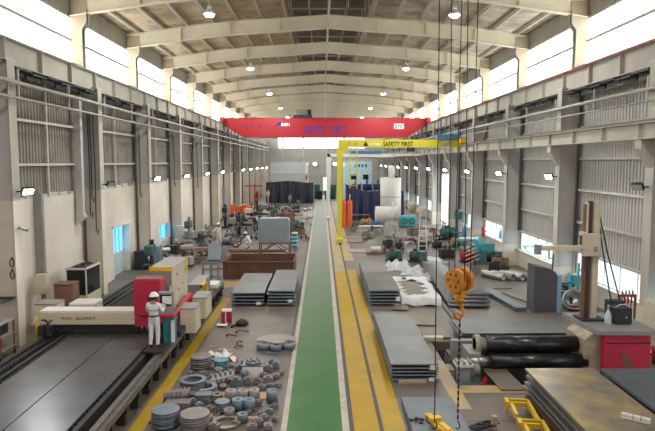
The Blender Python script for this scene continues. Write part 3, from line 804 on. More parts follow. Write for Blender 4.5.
# gantry
gn = thing('cutting_gantry', 'cream cutting gantry beam with red head box over the cutting table', 'cutting machine', (0, 19.3, 0))
BX(-9.2, -5.9, 0, .62, 1.0, 1.42).build('gantry_beam', machcream, gn, bevel=.02)
BX(-9.2, -5.9, .02, .6, 1.42, 1.46).build('beam_cover', whitem, gn)
BX(-9.2, -5.9, .1, .55, .74, 1.0).build('beam_skirt', darkm, gn)
def ab(x, y): return D(x, y, 19.28)
p = ab(60.5, 319.8); text('TRUBA', .12, redt, gn, (p.x, -.005, p.z)); p = ab(75.5, 319.8); text('GLCAVUT F', .12, blackt, gn, (p.x, -.005, p.z))
for x in (-9.2, -8.95): BX(x, x + .2, -.2, .8, .66, 1.0).build('end_truck', darkm, gn)
hb = BX(-6.1, -5.22, -.1, .55, 1.3, 2.5).build('head_box', redmach, gn, bevel=.03)
BX(-5.62, -5.56, -.13, -.1, 1.75, 1.95).build('switch_panel', blackm, hb); BX(-6.08, -5.24, -.09, .54, 2.5, 2.53).build('box_lid', M('dusty_red_lid', (.28, .12, .12), .7), hb)
BX(-6.1, -5.3, -.05, .5, .95, 1.26).build('torch_carriage', redmach, gn)
for x in (-5.9, -5.75): MB().cyl((x, .1, .72), (x, .1, 1.0), .04, n=10).build('torch', chromem, gn)
BX(-4.95, -4.55, -.3, 2.6, .67, .86).build('drive_carriage', darkm, gn)
lc = thing('power_cabinet', 'tall grey power cabinet with cream side and yellow corner bands on the cutting gantry', 'cabinet', (-5.43, 20.1, .87))
BX(-.38, .35, 0, 2.3, 0, 1.88).build('cabinet_body', machgrey, lc)
BX(.35, .37, .0, 2.3, .0, 1.88).build('side_panel', machcream, lc)
BX(-.40, .38, -.02, .04, 1.76, 1.9).build('yellow_band', yellift, lc); BX(.365, .385, 2.0, 2.31, 1.3, 1.9).build('yellow_band', yellift, lc)
for k, (a, b) in enumerate(((.6, 1.5), (.9, .9), (1.5, 1.0), (1.9, 1.45), (.5, .4), (1.7, .45))): BX(.37, .38, a, a + .06, b, b + .08).build('latch', blackm, lc)
BX(.28, .34, -.03, -.01, .95, 1.25).build('warning_label', paper, lc)
con = thing('control_console', 'grey control console with papers in front of the standing worker', 'console', (-4.93, 18.15, .68))
BX(-.12, .34, .12, .3, .9, 1.62).build('screen_housing', machgrey, con, bevel=.02); BX(-.06, .28, .1, .12, 1.2, 1.55).build('screen', gl_dark, con)
for a in ((.02, 1.25, .3, 1.5), (-.1, 1.1, .12, 1.28)): BX(a[0], a[2], .085, .1, a[1], a[3]).build('paper_sheet', paper, con)
BX(0.02, .36, .12, .42, .02, .85).build('pedestal', teal, con); BX(.16, .3, .1, .12, .2, .6).build('motor_cover', bluem, con)
BX(.27, .37, .08, .12, .05, .75).build('white_strip', paper, con); BX(-.1, .4, -.02, .3, .85, .92).build('keyboard_shelf', redmach, con)
ra = thing('cable_carrier', 'red sloping arm between console and cream drive boxes', 'arm', (-4.75, 19.3, .86))
MB().bar((-.15, 0, .25), (-.05, 2.4, .62), .14, .14).build('arm_bar', redmach, ra); BX(-.2, -.05, -.05, .08, .0, .3).build('arm_foot', redmach, ra); BX(-.1, .03, 2.3, 2.42, .0, .6).build('arm_foot', redmach, ra)
for (yy, l_, h_, nm) in ((19.75, .85, .56, 'cream drive box with grey lid beside the red cable arm'), (21.6, 1.1, .5, 'cream drive box with grey lid behind the red cable arm')):
    t = thing('drive_box', nm, 'machine box', (-4.72, yy, .87)); BX(-.02, .5, 0, l_, 0 - .3, h_ - .04).build('box_body', machcream, t, bevel=.02); BX(-.04, .52, -.02, l_ + .02, h_ - .04, h_).build('box_lid', machgrey, t)
t = thing('bracket_frame', 'yellow bracket frame standing on the dusty machine rail', 'bracket', (-4.75, 23.6, .66))
BX(-.1, 0, 0, .1, 0, .75).build('upright', yellift, t); BX(-.1, 0, 1.0, 1.1, 0, .75).build('upright', yellift, t); BX(-.1, 0, 0, 1.1, .65, .75).build('cross_bar', yellift, t); BX(-.6, -.1, .1, 2.2, .1, .75).build('gear_box', machgrey, t)
t = thing('end_cover', 'pale sheet cover at the far end of the machine rail', 'cover', (-4.85, 26.3, .66)); BX(-.35, .2, 0, 1.0, .04, .2).build('cover_top', whitem, t); BX(-.3, .15, .05, .95, 0, .04).build('cover_base', darkm, t)
pl = thing('operator_platform', 'dark step platform under the standing worker', 'platform', (-4.95, 17.25, .663))
BX(-.3, .28, 0, .8, .03, .085).build('deck', darkm, pl); BX(.06, .14, .05, .75, 0, .03).build('support', darkm, pl); BX(-.3, -.24, 0, .8, -.05, .03).build('edge_angle', darkm, pl)
per = person('person in white coveralls and white helmet working at the cutting gantry console', (-5.0, 17.6, .75), math.radians(-14), 'work', .95)
MB().ring((0, 0, 1.03), .15, .165, .045, 20).build('belt', blackm, per); MB().ring((0, -.008, 1.225), .155, .17, .02, 20).build('reflective_band', darkm, per)
# cable loop and small bracket by the wall rail
t = thing('cable_coil', 'black cable loop hanging on the gantry end by the cream wall', 'cable', (-9.0, 19.0, 1.0)); MB().tube([(.02 * k, .25 * math.sin(k * PI / 8), .05 + .18 * math.cos(k * PI / 8)) for k in range(17)], .03, 6).build('loop', rubber, t)
t = thing('yellow_stand', 'small yellow pipe stand between column and gantry end', 'stand', (-9.75, 20.2, 0))
MB().cyl((0, 0, 0), (0, 0, 1.05), .04).build('post', yellift, t); MB().bar((0, 0, .9), (.75, 0, 1.15), .06).build('arm', yellift, t); BX(-.15, .15, -.15, .15, 0, .04).build('foot', yellift, t)
# ---- cabinets by the left wall
def cabinet(name, label, x0, x1, y0, y1, z, body, doors=2, top=None, handle=True, cat='cabinet', legs=0.08):
    t = thing(name, label, cat, ((x0 + x1) / 2, y0, 0)); w_ = (x1 - x0) / 2
    BX(-w_, w_, 0, y1 - y0, legs, z).build('cabinet_body', body, t, bevel=.01)
    if legs: BX(-w_ + .03, w_ - .03, .03, y1 - y0 - .03, 0, legs).build('plinth', darkm, t)
    for k in range(doors):
        a = -w_ + 2 * w_ * k / doors + .02; b = -w_ + 2 * w_ * (k + 1) / doors - .02
        d = BX(a, b, -.02, 0, legs + .04, z - .04).build('door', body, t)
        if handle: BX(b - .07, b - .04, -.045, -.02, z * .5, z * .5 + .12).build('handle', darkm, d)
    # doors on the aisle side too
    e = BX(w_, w_ + .02, .03, y1 - y0 - .03, legs + .04, z - .04).build('side_door', body, t)
    if top: BX(-w_ - .02, w_ + .03, -.03, y1 - y0 + .02, z, z + .03).build('top_cover', top, t)
    return t
ch = thing('chiller_unit', 'white chiller unit with black grille faces beside the blue glazed doorway', 'chiller', (-9.95, 24.1, 0))
BX(-.75, .75, 0, 2.6, .1, .9).build('base_cabinet', machcream, ch); BX(-.7, .7, .1, 2.5, 0, .1).build('plinth', darkm, ch)
fr = MB()
for x in (-.75, .67):
    for yy in (0, 2.52): fr.box(x, x + .08, yy, yy + .08, .9, 2.0)
fr.box(-.75, .75, 0, .08, 1.94, 2.02); fr.box(.67, .75, 0, 2.6, 1.94, 2.02); fr.box(-.75, -.67, 0, 2.6, 1.94, 2.02); fr.box(-.75, .75, 2.52, 2.6, 1.94, 2.02); fr.build('frame', whitem, ch)
BX(-.67, .67, .02, .06, .9, 1.94).build('grille', gl_dark, ch); BX(.69, .73, .08, 2.52, .9, 1.94).build('grille', gl_dark, ch); BX(-.7, .7, .05, 2.55, 1.96, 2.0).build('top_panel', rustf, ch)
for k in range(2): MB().ring((0, .7 + 1.2 * k, 2.0), .35, .42, .05).build('fan_ring', darkm, ch)
BX(.3, .42, -.03, 0, .15, .8).build('yellow_label', yellift, ch)
ch.scale = (.55, .6, 1)
cabinet('brown_cabinet', 'brown steel cabinet with pale side in front of the chiller unit', -10.1, -9.42, 22.4, 23.05, 1.68, brownm, 1, rustf)
cabinet('low_cabinet', 'low cream cabinet beside the cream column and gantry end', -10.15, -9.4, 20.95, 21.65, 1.28, machcream, 2, machgrey)
t = thing('junction_box', 'cream electrical box on a stand below the grey wall duct', 'electrical box', (-10.75, 22.75, 0)); BX(-.22, .22, 0, .3, 1.25, 2.0).build('box_body', machcream, t); BX(-.05, .05, .1, .3, 0, 1.25).build('stand_post', machgrey, t); BX(-.19, .19, -.02, 0, 1.3, 1.95).build('door', machcream, t)
t = thing('wall_duct', 'grey vertical cable duct rising from the cream electrical box', 'duct', (-11.0, 23.4, 0)); BX(-.15, .15, -.1, .1, 1.9, 5.1).build('duct', machgrey, t); BX(-.17, .17, -.15, .15, 1.8, 1.95).build('collar', machgrey, t)
t = thing('vent_duct', 'grey hanging ventilation duct with elbow end on the cladding', 'duct', (-10.95, 27.3, 0)); BX(-.14, .16, -.13, .13, 4.0, 9.3).build('duct', greysteel, t); MB().prism([(-.14, 4.0), (.16, 4.0), (.26, 3.8), (-.02, 3.5), (-.16, 3.52)], -.16, .16, 'y').build('elbow', greysteel, t)
t = thing('machine_box', 'low pale box behind the gantry beam near the brown cabinet', 'machine box', (-8.72, 21.6, .67)); BX(-.5, .45, 0, .8, 0, .5).build('box_body', whitem, t, bevel=.03); BX(-.45, .4, -.02, 0, .05, .45).build('panel', machcream, t)
t = thing('hose_reel', 'black hose pile on the slatted table behind the gantry beam', 'hose', (-6.4, 21.4, .67))
for k in range(3): MB().tube([((.5 - .08 * k) * math.cos(a * PI / 10), .35 * math.sin(a * PI / 10), .05 + .09 * k) for a in range(21)], .045, 6).build('hose_loop', rubber, t)
# wall trolley bottom left, fittings on the first column
t = thing('tool_trolley', 'dark tool trolley with red pack beside the cream column', 'trolley', (-10.65, 18.6, 0))
for x in (-.5, .45):
    for yy in (0, .9): BX(x, x + .05, yy, yy + .05, .1, 1.15).build('post', rustf, t); MB().cyl((x, yy, .06), (x + .05, yy, .06), .06, n=10).build('wheel', rubber, t)
for z in (.25, .7, 1.12): BX(-.5, .5, 0, .95, z, z + .04).build('shelf', machgrey, t)
BX(-.35, .2, .1, .7, .29, .62).build('red_pack', redm, t); BX(-.4, .35, .2, .8, .74, 1.05).build('dark_pack', blackm, t); BX(-.3, .3, .15, .7, 1.16, 1.4).build('grey_pack', machgrey, t)
t = thing('wall_fitting', 'dark security camera on the first cream column below its floodlight', 'camera', (-10.3, 20.3, 4.05)); MB().bar((0, 0, 0), (.15, 0, .0), .04).build('bracket', darkm, t); MB().cyl((.12, -.12, .05), (.3, .12, -.06), .06, n=10).build('camera_body', machgrey, t)
t = thing('switch_conduit', 'grey conduit with switch box on the first cream column', 'conduit', (-11.0, 20.22, 3.0)); MB().cyl((0, 0, .15), (0, 0, 5), .02, n=6).build('conduit', pipem, t); BX(-.07, .07, -.06, .05, -.1, .15).build('switch_box', whitem, t)
t = thing('wall_bracket', 'dark steel shelf bracket on the first cream column', 'bracket', (-10.9, 20.2, 1.7)); BX(-.5, .45, -.12, .05, -.03, .03).build('shelf_bar', darkm, t); MB().bar((-.5, -.05, -.4), (.4, -.05, -.03), .03).build('brace', darkm, t)
for k, (x, z) in enumerate(((-10.45, 2.9), (-10.45, 2.5))):
    t = thing('cable_hook', 'dark looped cable hanging on the first cream column' if k == 0 else 'dark cable clip below the looped cable on the first cream column', 'cable', (x, 20.15, z)); MB().tube([(.07 * math.cos(a * PI / 6), -.02, .14 * math.sin(a * PI / 6)) for a in range(13)], .018, 6).build('loop', rubber, t); BX(-.02, .02, -.02, .02, .12, .2).build('peg', darkm, t)

# ================================================================ STEEL STACKS
def stack(label_top, label_rest, group, px, n, th, gap, mats, z0=.1, edge=None, slack=.03, spacer=True, rz=0.0, first=None):
    """px = (left x px, right x px, bottom front y px, far Y) for a pile standing on the floor"""
    x0, x1, y0, y1 = px
    lx, ly = x1 - x0, y1 - y0
    for k in range(n):
        z = z0 + k * (th + gap)
        jx, jy = random.uniform(-slack, slack), random.uniform(-slack, slack)
        top = k == n - 1
        m = mats[-1] if top else mats[k % len(mats)]
        mb = MB().box(-lx / 2, lx / 2, -ly / 2, ly / 2, 0, th)
        for i, fc in enumerate(mb.f):
            if i % 6 not in (0, 1): mb.m[i] = 1
        o = mb.build('steel_plate', [m, edge or steel_edge], None, ((x0 + x1) / 2 + jx, (y0 + y1) / 2 + jy, z), (0, 0, rz + random.uniform(-.004, .004)))
        tag(o, label_top if top else label_rest, 'steel plate', None if top else group)
        if spacer and (k < n or True):
            hh = (first or z0) if k == 0 else gap
            cnt = max(3, int(ly / 1.1))
            for q in range(cnt):
                yy = y0 + .55 + (ly - 1.0) * q / (cnt - 1)
                s_ = BX(-lx / 2 + .12, lx / 2 - .12, -.04, .04, 0, hh - .002).build('wooden_spacer', wooddk, None, ((x0 + x1) / 2, yy, z - hh + .001), (0, 0, rz))
                tag(s_, 'timber spacer bar between the plates of ' + group, 'spacer', 'timber spacers in ' + group)
def tagpaper(px, py, Y, w_, h_, label):
    p = D(px, py, Y); tag(BX(-w_ / 2, w_ / 2, -.004, .0, -h_ / 2, h_ / 2).build('paper_label', paper, None, (p.x, p.y, p.z)), label, 'label')
a, b = G(231, 306), G(264, 306); yA = a.y
stack('top steel plate of the stack nearest the red carton', 'lower steel plate of the stack nearest the red carton', 'the plate stack nearest the red carton', (a.x, b.x, yA, 30.6), 4, .055, .10, [steel_b, steel], .08)
tagpaper(258.5, 303.3, yA - .034, .22, .14, 'white paper label on the plate stack nearest the red carton')
a, b = G(267.5, 306), G(294.5, 306)
stack('top steel plate of the stack between walkway and neighbouring stack', 'lower steel plate of the stack beside the green walkway', 'the plate stack beside the green walkway', (a.x, b.x, a.y, 31.0), 5, .055, .085, [steel_b, steel], .08)
tagpaper(290, 301, a.y - .034, .2, .13, 'white paper label on the plate stack beside the green walkway')
a, b = G(370, 306), G(401, 306)
stack('top steel plate of the stack beside plastic-wrapped sheet', 'lower steel plate of the stack beside plastic-wrapped sheet', 'the plate stack beside the plastic-wrapped sheet', (a.x, b.x, a.y, 33.2), 5, .055, .085, [steel_b, steel], .08)
tagpaper(398, 299, a.y - .034, .2, .2, 'upper white paper label on the stack beside plastic-wrapped sheet'); tagpaper(398, 305, a.y - .034, .16, .12, 'lower white paper label on the stack beside plastic-wrapped sheet')
a, b = G(391.5, 382), G(439, 382)
stack('top steel plate of the long stack beside the yellow lanes', 'lower steel plate of the long stack beside the yellow lanes', 'the long plate stack beside the yellow lanes', (a.x, b.x, a.y, 22.4), 5, .04, .07, [steel_b, purpp, steel], .06)
tagpaper(433, 367.5, a.y - .034, .18, .14, 'upper white paper label on the long stack beside the yellow lanes'); tagpaper(432, 379.5, a.y - .034, .18, .11, 'lower white paper label on the long stack beside the yellow lanes')
p = G(413, 382); tag(BX(-.42, .38, -.05, .04, 0, .07).build('timber_batten', wood, None, (p.x, p.y - .06, 0)), 'pale timber batten at the foot of the long plate stack', 'timber')
# thin sheet showing behind the long stack
tag(BX(2.1, 3.1, 22.6, 24.2, .0, .18).build('steel_plate', steel, None), 'thick steel plate on the floor behind the long stack', 'steel plate')
tag(BX(3.15, 3.55, 22.7, 23.6, .0, .1).build('steel_plate', plate_br, None), 'short brown steel plate on the floor behind the long stack', 'steel plate')
# plate on the floor, foreground
stack('flat grey steel plate lying on the floor under the yellow lifting clamp', 'thin grey plate under the plate with the yellow lifting clamp', 'the low plate pair in front of the pit', (2.1, 3.42, 9.2, 15.25), 2, .03, .04, [steel_b, steel_d], .05)
# big stack bottom right
stack('yellow-rusted top steel plate of the big stack in front of the rolls', 'lower steel plate of the big stack in front of the rolls', 'the big plate stack in front of the rolls', (5.31, 7.1, 7.6, 15.2), 4, .07, .095, [steel, steel_b, steel_y], .36, edge=steel_b, first=.1)
stack('rusty plate at the bottom of the big stack in front of the rolls', 'x', 'the rusty foot of the big plate stack', (5.28, 7.05, 7.7, 15.1), 1, .14, .02, [rust], .12, edge=rust)
stack('dark blue top steel plate of the stack beside the crimson roll housing', 'lower steel plate of the stack beside the crimson roll housing', 'the plate stack beside the crimson roll housing', (7.3, 9.2, 7.6, 15.2), 5, .07, .095, [steel_b, steel_d], .2, edge=steel_b)
p = G(635.5, 420, .945); t = thing('timber_block', 'cream block lying on the yellow-rusted top plate', 'block', (p.x, p.y, .937), math.radians(-38)); BX(-.27, .27, -.06, .06, 0, .1).build('block', whitem, t); BX(-.05, -.03, -.062, .062, .02, .102).build('band', machgrey, t); BX(.1, .12, -.062, .062, .02, .102).build('band', machgrey, t)
# brown plate leaning at the pit edge
tag(MB().prism([(0, 0), (.7, 0), (.6, 1.6), (-.1, 1.6)], 0, .03).build('steel_plate', plate_br, None, (4.95, 16.0, .02), (.03, 0, 0)), 'brown steel plate tilted over the pit edge below the rolls', 'steel plate')

# ================================================================ ROLL BENDING MACHINE
rm = thing('plate_rolls', 'plate bending rolls with two black rolls in the floor pit', 'rolling machine', (0, 18.0, 0))
MB().cyl((5.05, 0, .72), (7.95, 0, .72), .25, n=32).build('upper_roll', rollm, rm)
MB().cyl((5.1, -.35, .3), (8.0, -.35, .3), .23, n=32).build('lower_roll', rollm, rm)
MB().cyl((5.1, .45, .25), (8.0, .45, .25), .23, n=32).build('rear_roll', rollm, rm)
hs = BX(4.45, 4.8, -.45, .55, -1.0, .55).build('bearing_frame', machgrey, rm)
MB().cyl((4.7, 0, .72), (5.05, 0, .72), .2, n=24).build('bearing_housing', machgrey, rm); MB().cyl((4.7, 0, .72), (4.86, 0, .72), .29, n=24).build('bearing_ring', M('dull_cream_casting', (.36, .33, .26), .6, scale=6), rm)
MB().cyl((4.5, -.35, .3), (5.1, -.35, .3), .16, n=16).build('roll_neck', chromem, rm)
MB().cyl((4.55, -.55, .1), (4.7, -.55, .1), .2, n=16).build('gear_cover', machgrey, rm)
MB().cyl((4.68, -.9, -.35), (4.9, -.75, -.1), .1, n=12).build('red_cylinder', redm, rm)
BX(4.2, 8.4, .9, 1.15, -1.0, .55).build('rear_beam', machgrey, rm)
BX(4.9, 7.9, .6, .68, .62, .7).build('guide_bar', rustf, rm)
MB().prism([(7.85, -1), (8.6, -1), (8.6, 1.2), (8.1, 1.2), (7.85, 1.0)], -.55, .75, 'y').build('drive_frame', M('stained_cream_frame', (.46, .40, .30), .6, scale=3, c2=(.26, .21, .15)), rm)
rbx = BX(8.35, 9.75, -.75, 1.3, .12, 1.22).build('gearbox_cover', redmach, rm, bevel=.03)
BX(8.36, 9.74, -.765, -.75, .95, .985).build('seam', blackm, rbx); MB().prism([(9.0, .15), (9.3, .15), (8.95, .75), (8.85, .72)], -.765, -.75, 'y').build('dirt_streak', rustf, rbx)
MB().prism([(8.15, -.8), (9.9, -.85), (9.9, 1.4), (7.95, 1.4)], 1.22, 1.34).build('top_deck', machgrey, rm)
BX(8.35, 9.75, -.7, 1.2, 0, .12).build('base_skid', darkm, rm)
BX(8.8, 9.2, -.78, -.75, 1.2, 1.26).build('deck_stop', blackm, rm)
# support column in the pit
t = thing('pit_pedestal', 'grey pedestal with pale clamp head standing in the pit', 'pedestal', (4.05, 16.85, -1.0)); BX(-.12, .2, -.15, .2, 0, 1.45).build('post', greyblue, t)
BX(-.2, .3, -.2, .25, 1.45, 1.53).build('head_plate', whitem, t)
for x in (-.18, 0.0, .17): BX(x, x + .08, -.2, .2, 1.53, 1.6).build('clamp_bar', machgrey, t)
t = thing('pit_machine', 'dark green motor casing beside the grey pit pedestal', 'motor', (4.45, 17.0, -1.0)); BX(-.15, .15, -.3, .3, 0, .8).build('casing', tealdk, t); MB().cyl((0, -.35, .55), (0, .3, .55), .13, n=12).build('motor', tealdk, t)
t = thing('pit_gear_unit', 'grey gear unit below the bearing housing in the pit', 'gear unit', (4.28, 19.3, -1.0)); BX(-.12, .12, -.3, .5, 0, .9).build('casing', machgrey, t); BX(-.1, .1, -.25, .45, .9, 1.0).build('cover', darkm, t)
t = thing('pit_step', 'two grey concrete steps inside the pit by its yellow edge', 'step', (3.86, 17.5, -1.0)); BX(.0, .3, 0, .6, 0, .5).build('lower_step', machgrey, t); BX(0, .28, .6, 1.2, 0, .85).build('upper_step', machgrey, t)
tag(BX(3.3, 4.3, 20.65, 20.9, .0, .14).build('kerb_beam', machcream), 'cream steel beam lying along the far edge of the pit', 'beam')
# large sheet on supports behind the rolls
tag(BX(-1.8, 1.9, -.95, .95, 0, .03).build('steel_plate', steel, None, (6.75, 21.5, .28), (0, 0, .01)), 'wide grey plate lying flat behind the black rolls', 'steel plate')
tag(BX(-1.85, 1.9, -.95, .95, 0, .05).build('steel_plate', steel_d, None, (6.7, 21.45, .2), (0, 0, .0)), 'dark plate under the wide grey plate behind the black rolls', 'steel plate')
for x in (5.2, 6.7, 8.2): tag(BX(-.1, .1, -.8, .8, 0, .199).build('timber_bearer', wooddk, None, (x, 21.35, 0)), 'timber bearer under the wide plates behind the rolls', 'timber', 'timber bearers behind the rolls')
# thin floor plates left of it
for k, (x, y, lx, ly, r) in enumerate(((3.9, 23.6, 1.3, 1.9, -.12), (4.1, 21.5, .9, 1.2, .1), (3.4, 25.5, .7, 1.1, -.15))):
    tag(BX(-lx / 2, lx / 2, -ly / 2, ly / 2, 0, .05).build('floor_plate', plate_br, None, (x, y, .004 + .01 * k), (0, 0, r)), ('brown plate on the floor beside the plastic-wrapped sheet', 'brown plate on the floor at the pit corner', 'small brown plate on the floor near the wrapped pallet')[k], 'steel plate')

# ================================================================ SHEET PILE (right middle)
def bent(lx, ly, amp, th=.03, nx=2, ny=10, ph=0):
    mb = MB()
    f = lambda u, v: (lx * (u - .5), ly * (v - .5), amp * math.sin(PI * v + ph))
    mb.grid(f, nx, ny, 0, True); mb.grid(lambda u, v: tuple(Vector(f(u, v)) - Vector((0, 0, th))), nx, ny, 1, True)
    n1 = (nx + 1) * (ny + 1)
    for v in range(ny):
        for u in (0, nx):
            a = v * (nx + 1) + u; b = a + nx + 1; mb.face((a, b, b + n1, a + n1), 1)
    for u in range(nx):
        for v in (0, ny):
            a = v * (nx + 1) + u; b = a + 1; mb.face((a, b, b + n1, a + n1), 1)
    return mb
for k in range(4):
    o = bent(1.75, 10.5 - .5 * k, .10).build('steel_sheet', [steel, steel_d], None, (6.62 + .06 * k, 30.6 + .15 * k, .12 + .08 * k), (0, 0, -.045 + .01 * k))
    tag(o, 'top large bowed steel sheet of the pile behind the orange hook' if k == 3 else 'lower large bowed steel sheet of the pile behind the orange hook', 'steel sheet', None if k == 3 else 'bowed sheets under the top one')
for k in range(4): tag(BX(-1.1, 1.1, -.06, .06, 0, .08).build('timber_bearer', wooddk, None, (6.5 + .12 * k, 26.6 + 2.5 * k, 0)), 'timber bearer under the large bowed sheets', 'timber', 'timber bearers under the bowed sheets')
for k in range(3): tag(BX(-.25, .25, -2.0, 2.0, 0, .055).build('steel_strip', [steel_b, steel_d][k % 2], None, (8.2 + .02 * k, 26.8, .0 + .06 * k), (0, 0, .1)), 'top dark strip plate of the small pile beside the bowed sheets' if k == 2 else 'lower dark strip plate of the small pile beside the bowed sheets', 'steel plate', None if k == 2 else 'strip plates under the top one')
tag(BX(-.8, .9, -.3, .3, 0, .06).build('steel_offcut', steel_d, None, (6.3, 23.4, .0), (0, 0, .1)), 'dark offcut plate on the floor below the bowed sheets', 'steel plate')
tag(BX(-.7, .7, -.12, .12, 0, .05).build('steel_offcut', steel_b, None, (7.6, 23.3, .0), (0, 0, .05)), 'narrow blue-grey offcut strip on the floor near the strip plates', 'steel plate')
tag(BX(-.3, .3, -1.2, 1.2, 0, .06).build('steel_offcut', plate_br, None, (9.3, 27.2, .0), (0, 0, .3)), 'brown offcut plate on the floor by the upright plate', 'steel plate')
# upright thick plate with rounded top corner
up = thing('upright_plate', 'thick dark plate section standing upright with pale blue edge', 'steel plate', (9.9, 24.7, 0))
MB().prism([(-.15, 0), (-.02, 0), (-.02, 1.55), (-.12, 1.72), (-.35, 1.85), (-.98, 1.98), (-.98, 0)], 0, .9, 'y').build('plate_face', M('dark_plate_face', (.10, .10, .105), .6, .2, scale=2), up)
MB().prism([(-.02, 0), (.16, 0), (.16, 1.6), (-.02, 1.55)], -.02, .92, 'y').build('cut_edge', M('pale_blue_edge', (.22, .38, .55), .5), up)

# ================================================================ CUT PARTS (left of the walkway)
def disc_pile(px, py, r, n, h, label, group, m, rin=0.0, seg=28, a0=0, a1=2 * PI, rz=0, jit=.012):
    c = G(px, py)
    me = (MB().ring((0, 0, 0), rin, r, h - .006, seg, a0, a1) if rin else MB().cyl((0, 0, 0), (0, 0, h - .006), r, n=seg)).mesh('cut_part', m)
    for k in range(n):
        o = put('steel_ring' if rin else 'steel_disc', me, None, (c.x + random.uniform(-jit, jit), c.y + random.uniform(-jit, jit), .03 + k * h), (0, 0, rz + random.uniform(-.05, .05)))
        tag(o, label, 'steel part', group)
disc_pile(166, 425, .335, 7, .055, 'blue-grey steel disc in the pile nearest the yellow line', 'discs in the pile nearest the yellow line', bluep)
disc_pile(195, 427, .345, 6, .055, 'grey steel disc in the pile beside the flat ring', 'discs in the pile beside the flat ring', greyp)
disc_pile(193, 390, .36, 5, .06, 'large blue-grey steel ring in the ring stack', 'rings of the large ring stack', blued, rin=.25)
disc_pile(205, 395, .34, 4, .06, 'half-ring of steel in front of the large ring stack', 'half-rings before the large ring stack', blued, rin=.22, a0=-.6, a1=PI * .75, rz=-1.2)
for k in range(5):
    c = G(212 + 5.0 * k, 387 - 1.2 * k)
    tag(put('steel_arc', MB().ring((0, 0, 0), .34, .41, .22, 14, -.9, .9).mesh('steel_arc', greyp), None, (c.x - .35, c.y + .05, .03)), 'curved grey steel segment nested in a row beside the ring stack', 'steel part', 'nested curved segments')
for k in range(5):
    c = G(170 + 4.2 * k, 403 - .4 * k)
    tag(put('steel_arc', MB().ring((0, 0, 0), .22, .27, .3, 12, -.8, .8).mesh('steel_arc', purpp), None, (c.x - .2, c.y + .1, .03), (0, 0, -.5)), 'slotted purple-grey curved plate standing behind the disc piles', 'steel part', 'curved plates behind the disc piles')
c = G(175, 412); tag(BX(-.3, .35, -.12, .2, 0, .16).build('steel_block', purpp, None, (c.x, c.y + .2, .03)), 'purple-grey block under the slotted curved plates', 'steel part')
disc_pile(201, 368, .31, 5, .075, 'purple-grey drum disc in the pile beside white scrap', 'discs of the purple-grey drum pile', purpp)
disc_pile(221, 369, .22, 4, .07, 'teal steel disc in the pile under white scrap', 'discs of the teal pile', M('teal_cut_part', (.12, .26, .32), .5, .4, scale=4))
random.seed(3)
for k in range(6):
    c = G((212, 219, 223, 226, 229, 233)[k], 358 + random.uniform(-4, 2)); o = MB().grid(lambda u, v: ((u - .5) * .35, (v - .5) * .25, .05 + .07 * math.sin(5 * u + k) * math.cos(4 * v)), 6, 5).build('paper_scrap', paper, None, (c.x, c.y, .0), (0, 0, random.uniform(0, 3)))
    tag(o, 'crumpled white paper scrap around the teal disc pile', 'scrap', 'white paper scraps')
# hollow rollers
ro = MB().ring((0, 0, 0), .065, .15, .3, 20).mesh('hollow_roller', bluep); ro2 = MB().ring((0, 0, 0), .065, .15, .3, 20).mesh('hollow_roller', greyp)
for k, (x, y) in enumerate(((231, 402), (243, 402), (254, 401), (238, 411), (249, 411), (272, 402))):
    c = G(x, y); tag(put('hollow_roller', ro if k in (3, 4, 5) else ro2, None, (c.x, c.y, .02)), 'hollow steel roller standing alone toward the walkway' if k == 5 else 'hollow steel roller standing in the group of five', 'steel part', None if k == 5 else 'group of five hollow rollers')
c = G(226, 424); tag(put('flat_ring', MB().ring((0, 0, 0), .27, .36, .05, 32).mesh('flat_ring', M('pale_flat_ring', (.36, .34, .28), .5, .3)), None, (c.x, c.y, .02)), 'flat pale steel ring lying beside the disc pile', 'steel part')
disc_pile(223, 411, .19, 4, .06, 'blue steel disc in the low pile beside hollow rollers', 'discs of the low blue pile', bluep)
disc_pile(217, 401, .15, 3, .06, 'small ochre-topped ring beside the low blue pile', 'small rings beside the low blue pile', M('ochre_ring', (.28, .24, .16), .6), rin=.08)
c = G(204, 402); tag(BX(-.2, .2, -.15, .15, 0, .22).build('steel_block', blued, None, (c.x, c.y, .02)), 'dark blue steel block between curved plates and low blue pile', 'steel part')
# white box with blue flange on top
c = G(252, 377); t = thing('pallet_box', 'white box carrying a blue bolted flange', 'box', (c.x, c.y, 0)); BX(-.28, .28, -.0, .5, 0, .3).build('box_body', paper, t); BX(-.3, .3, .0, .52, .3, .34).build('box_lid', greyp, t)
t = thing('flange', 'blue bolted flange lying on the white box', 'flange', (c.x + .02, c.y + .22, .345)); MB().ring((0, 0, 0), .1, .24, .07, 20).build('flange_disc', bluep, t)
for k in range(6): MB().cyl((.17 * math.cos(k * PI / 3), .17 * math.sin(k * PI / 3), .07), (.17 * math.cos(k * PI / 3), .17 * math.sin(k * PI / 3), .12), .03, n=6).build('bolt', blued, t)
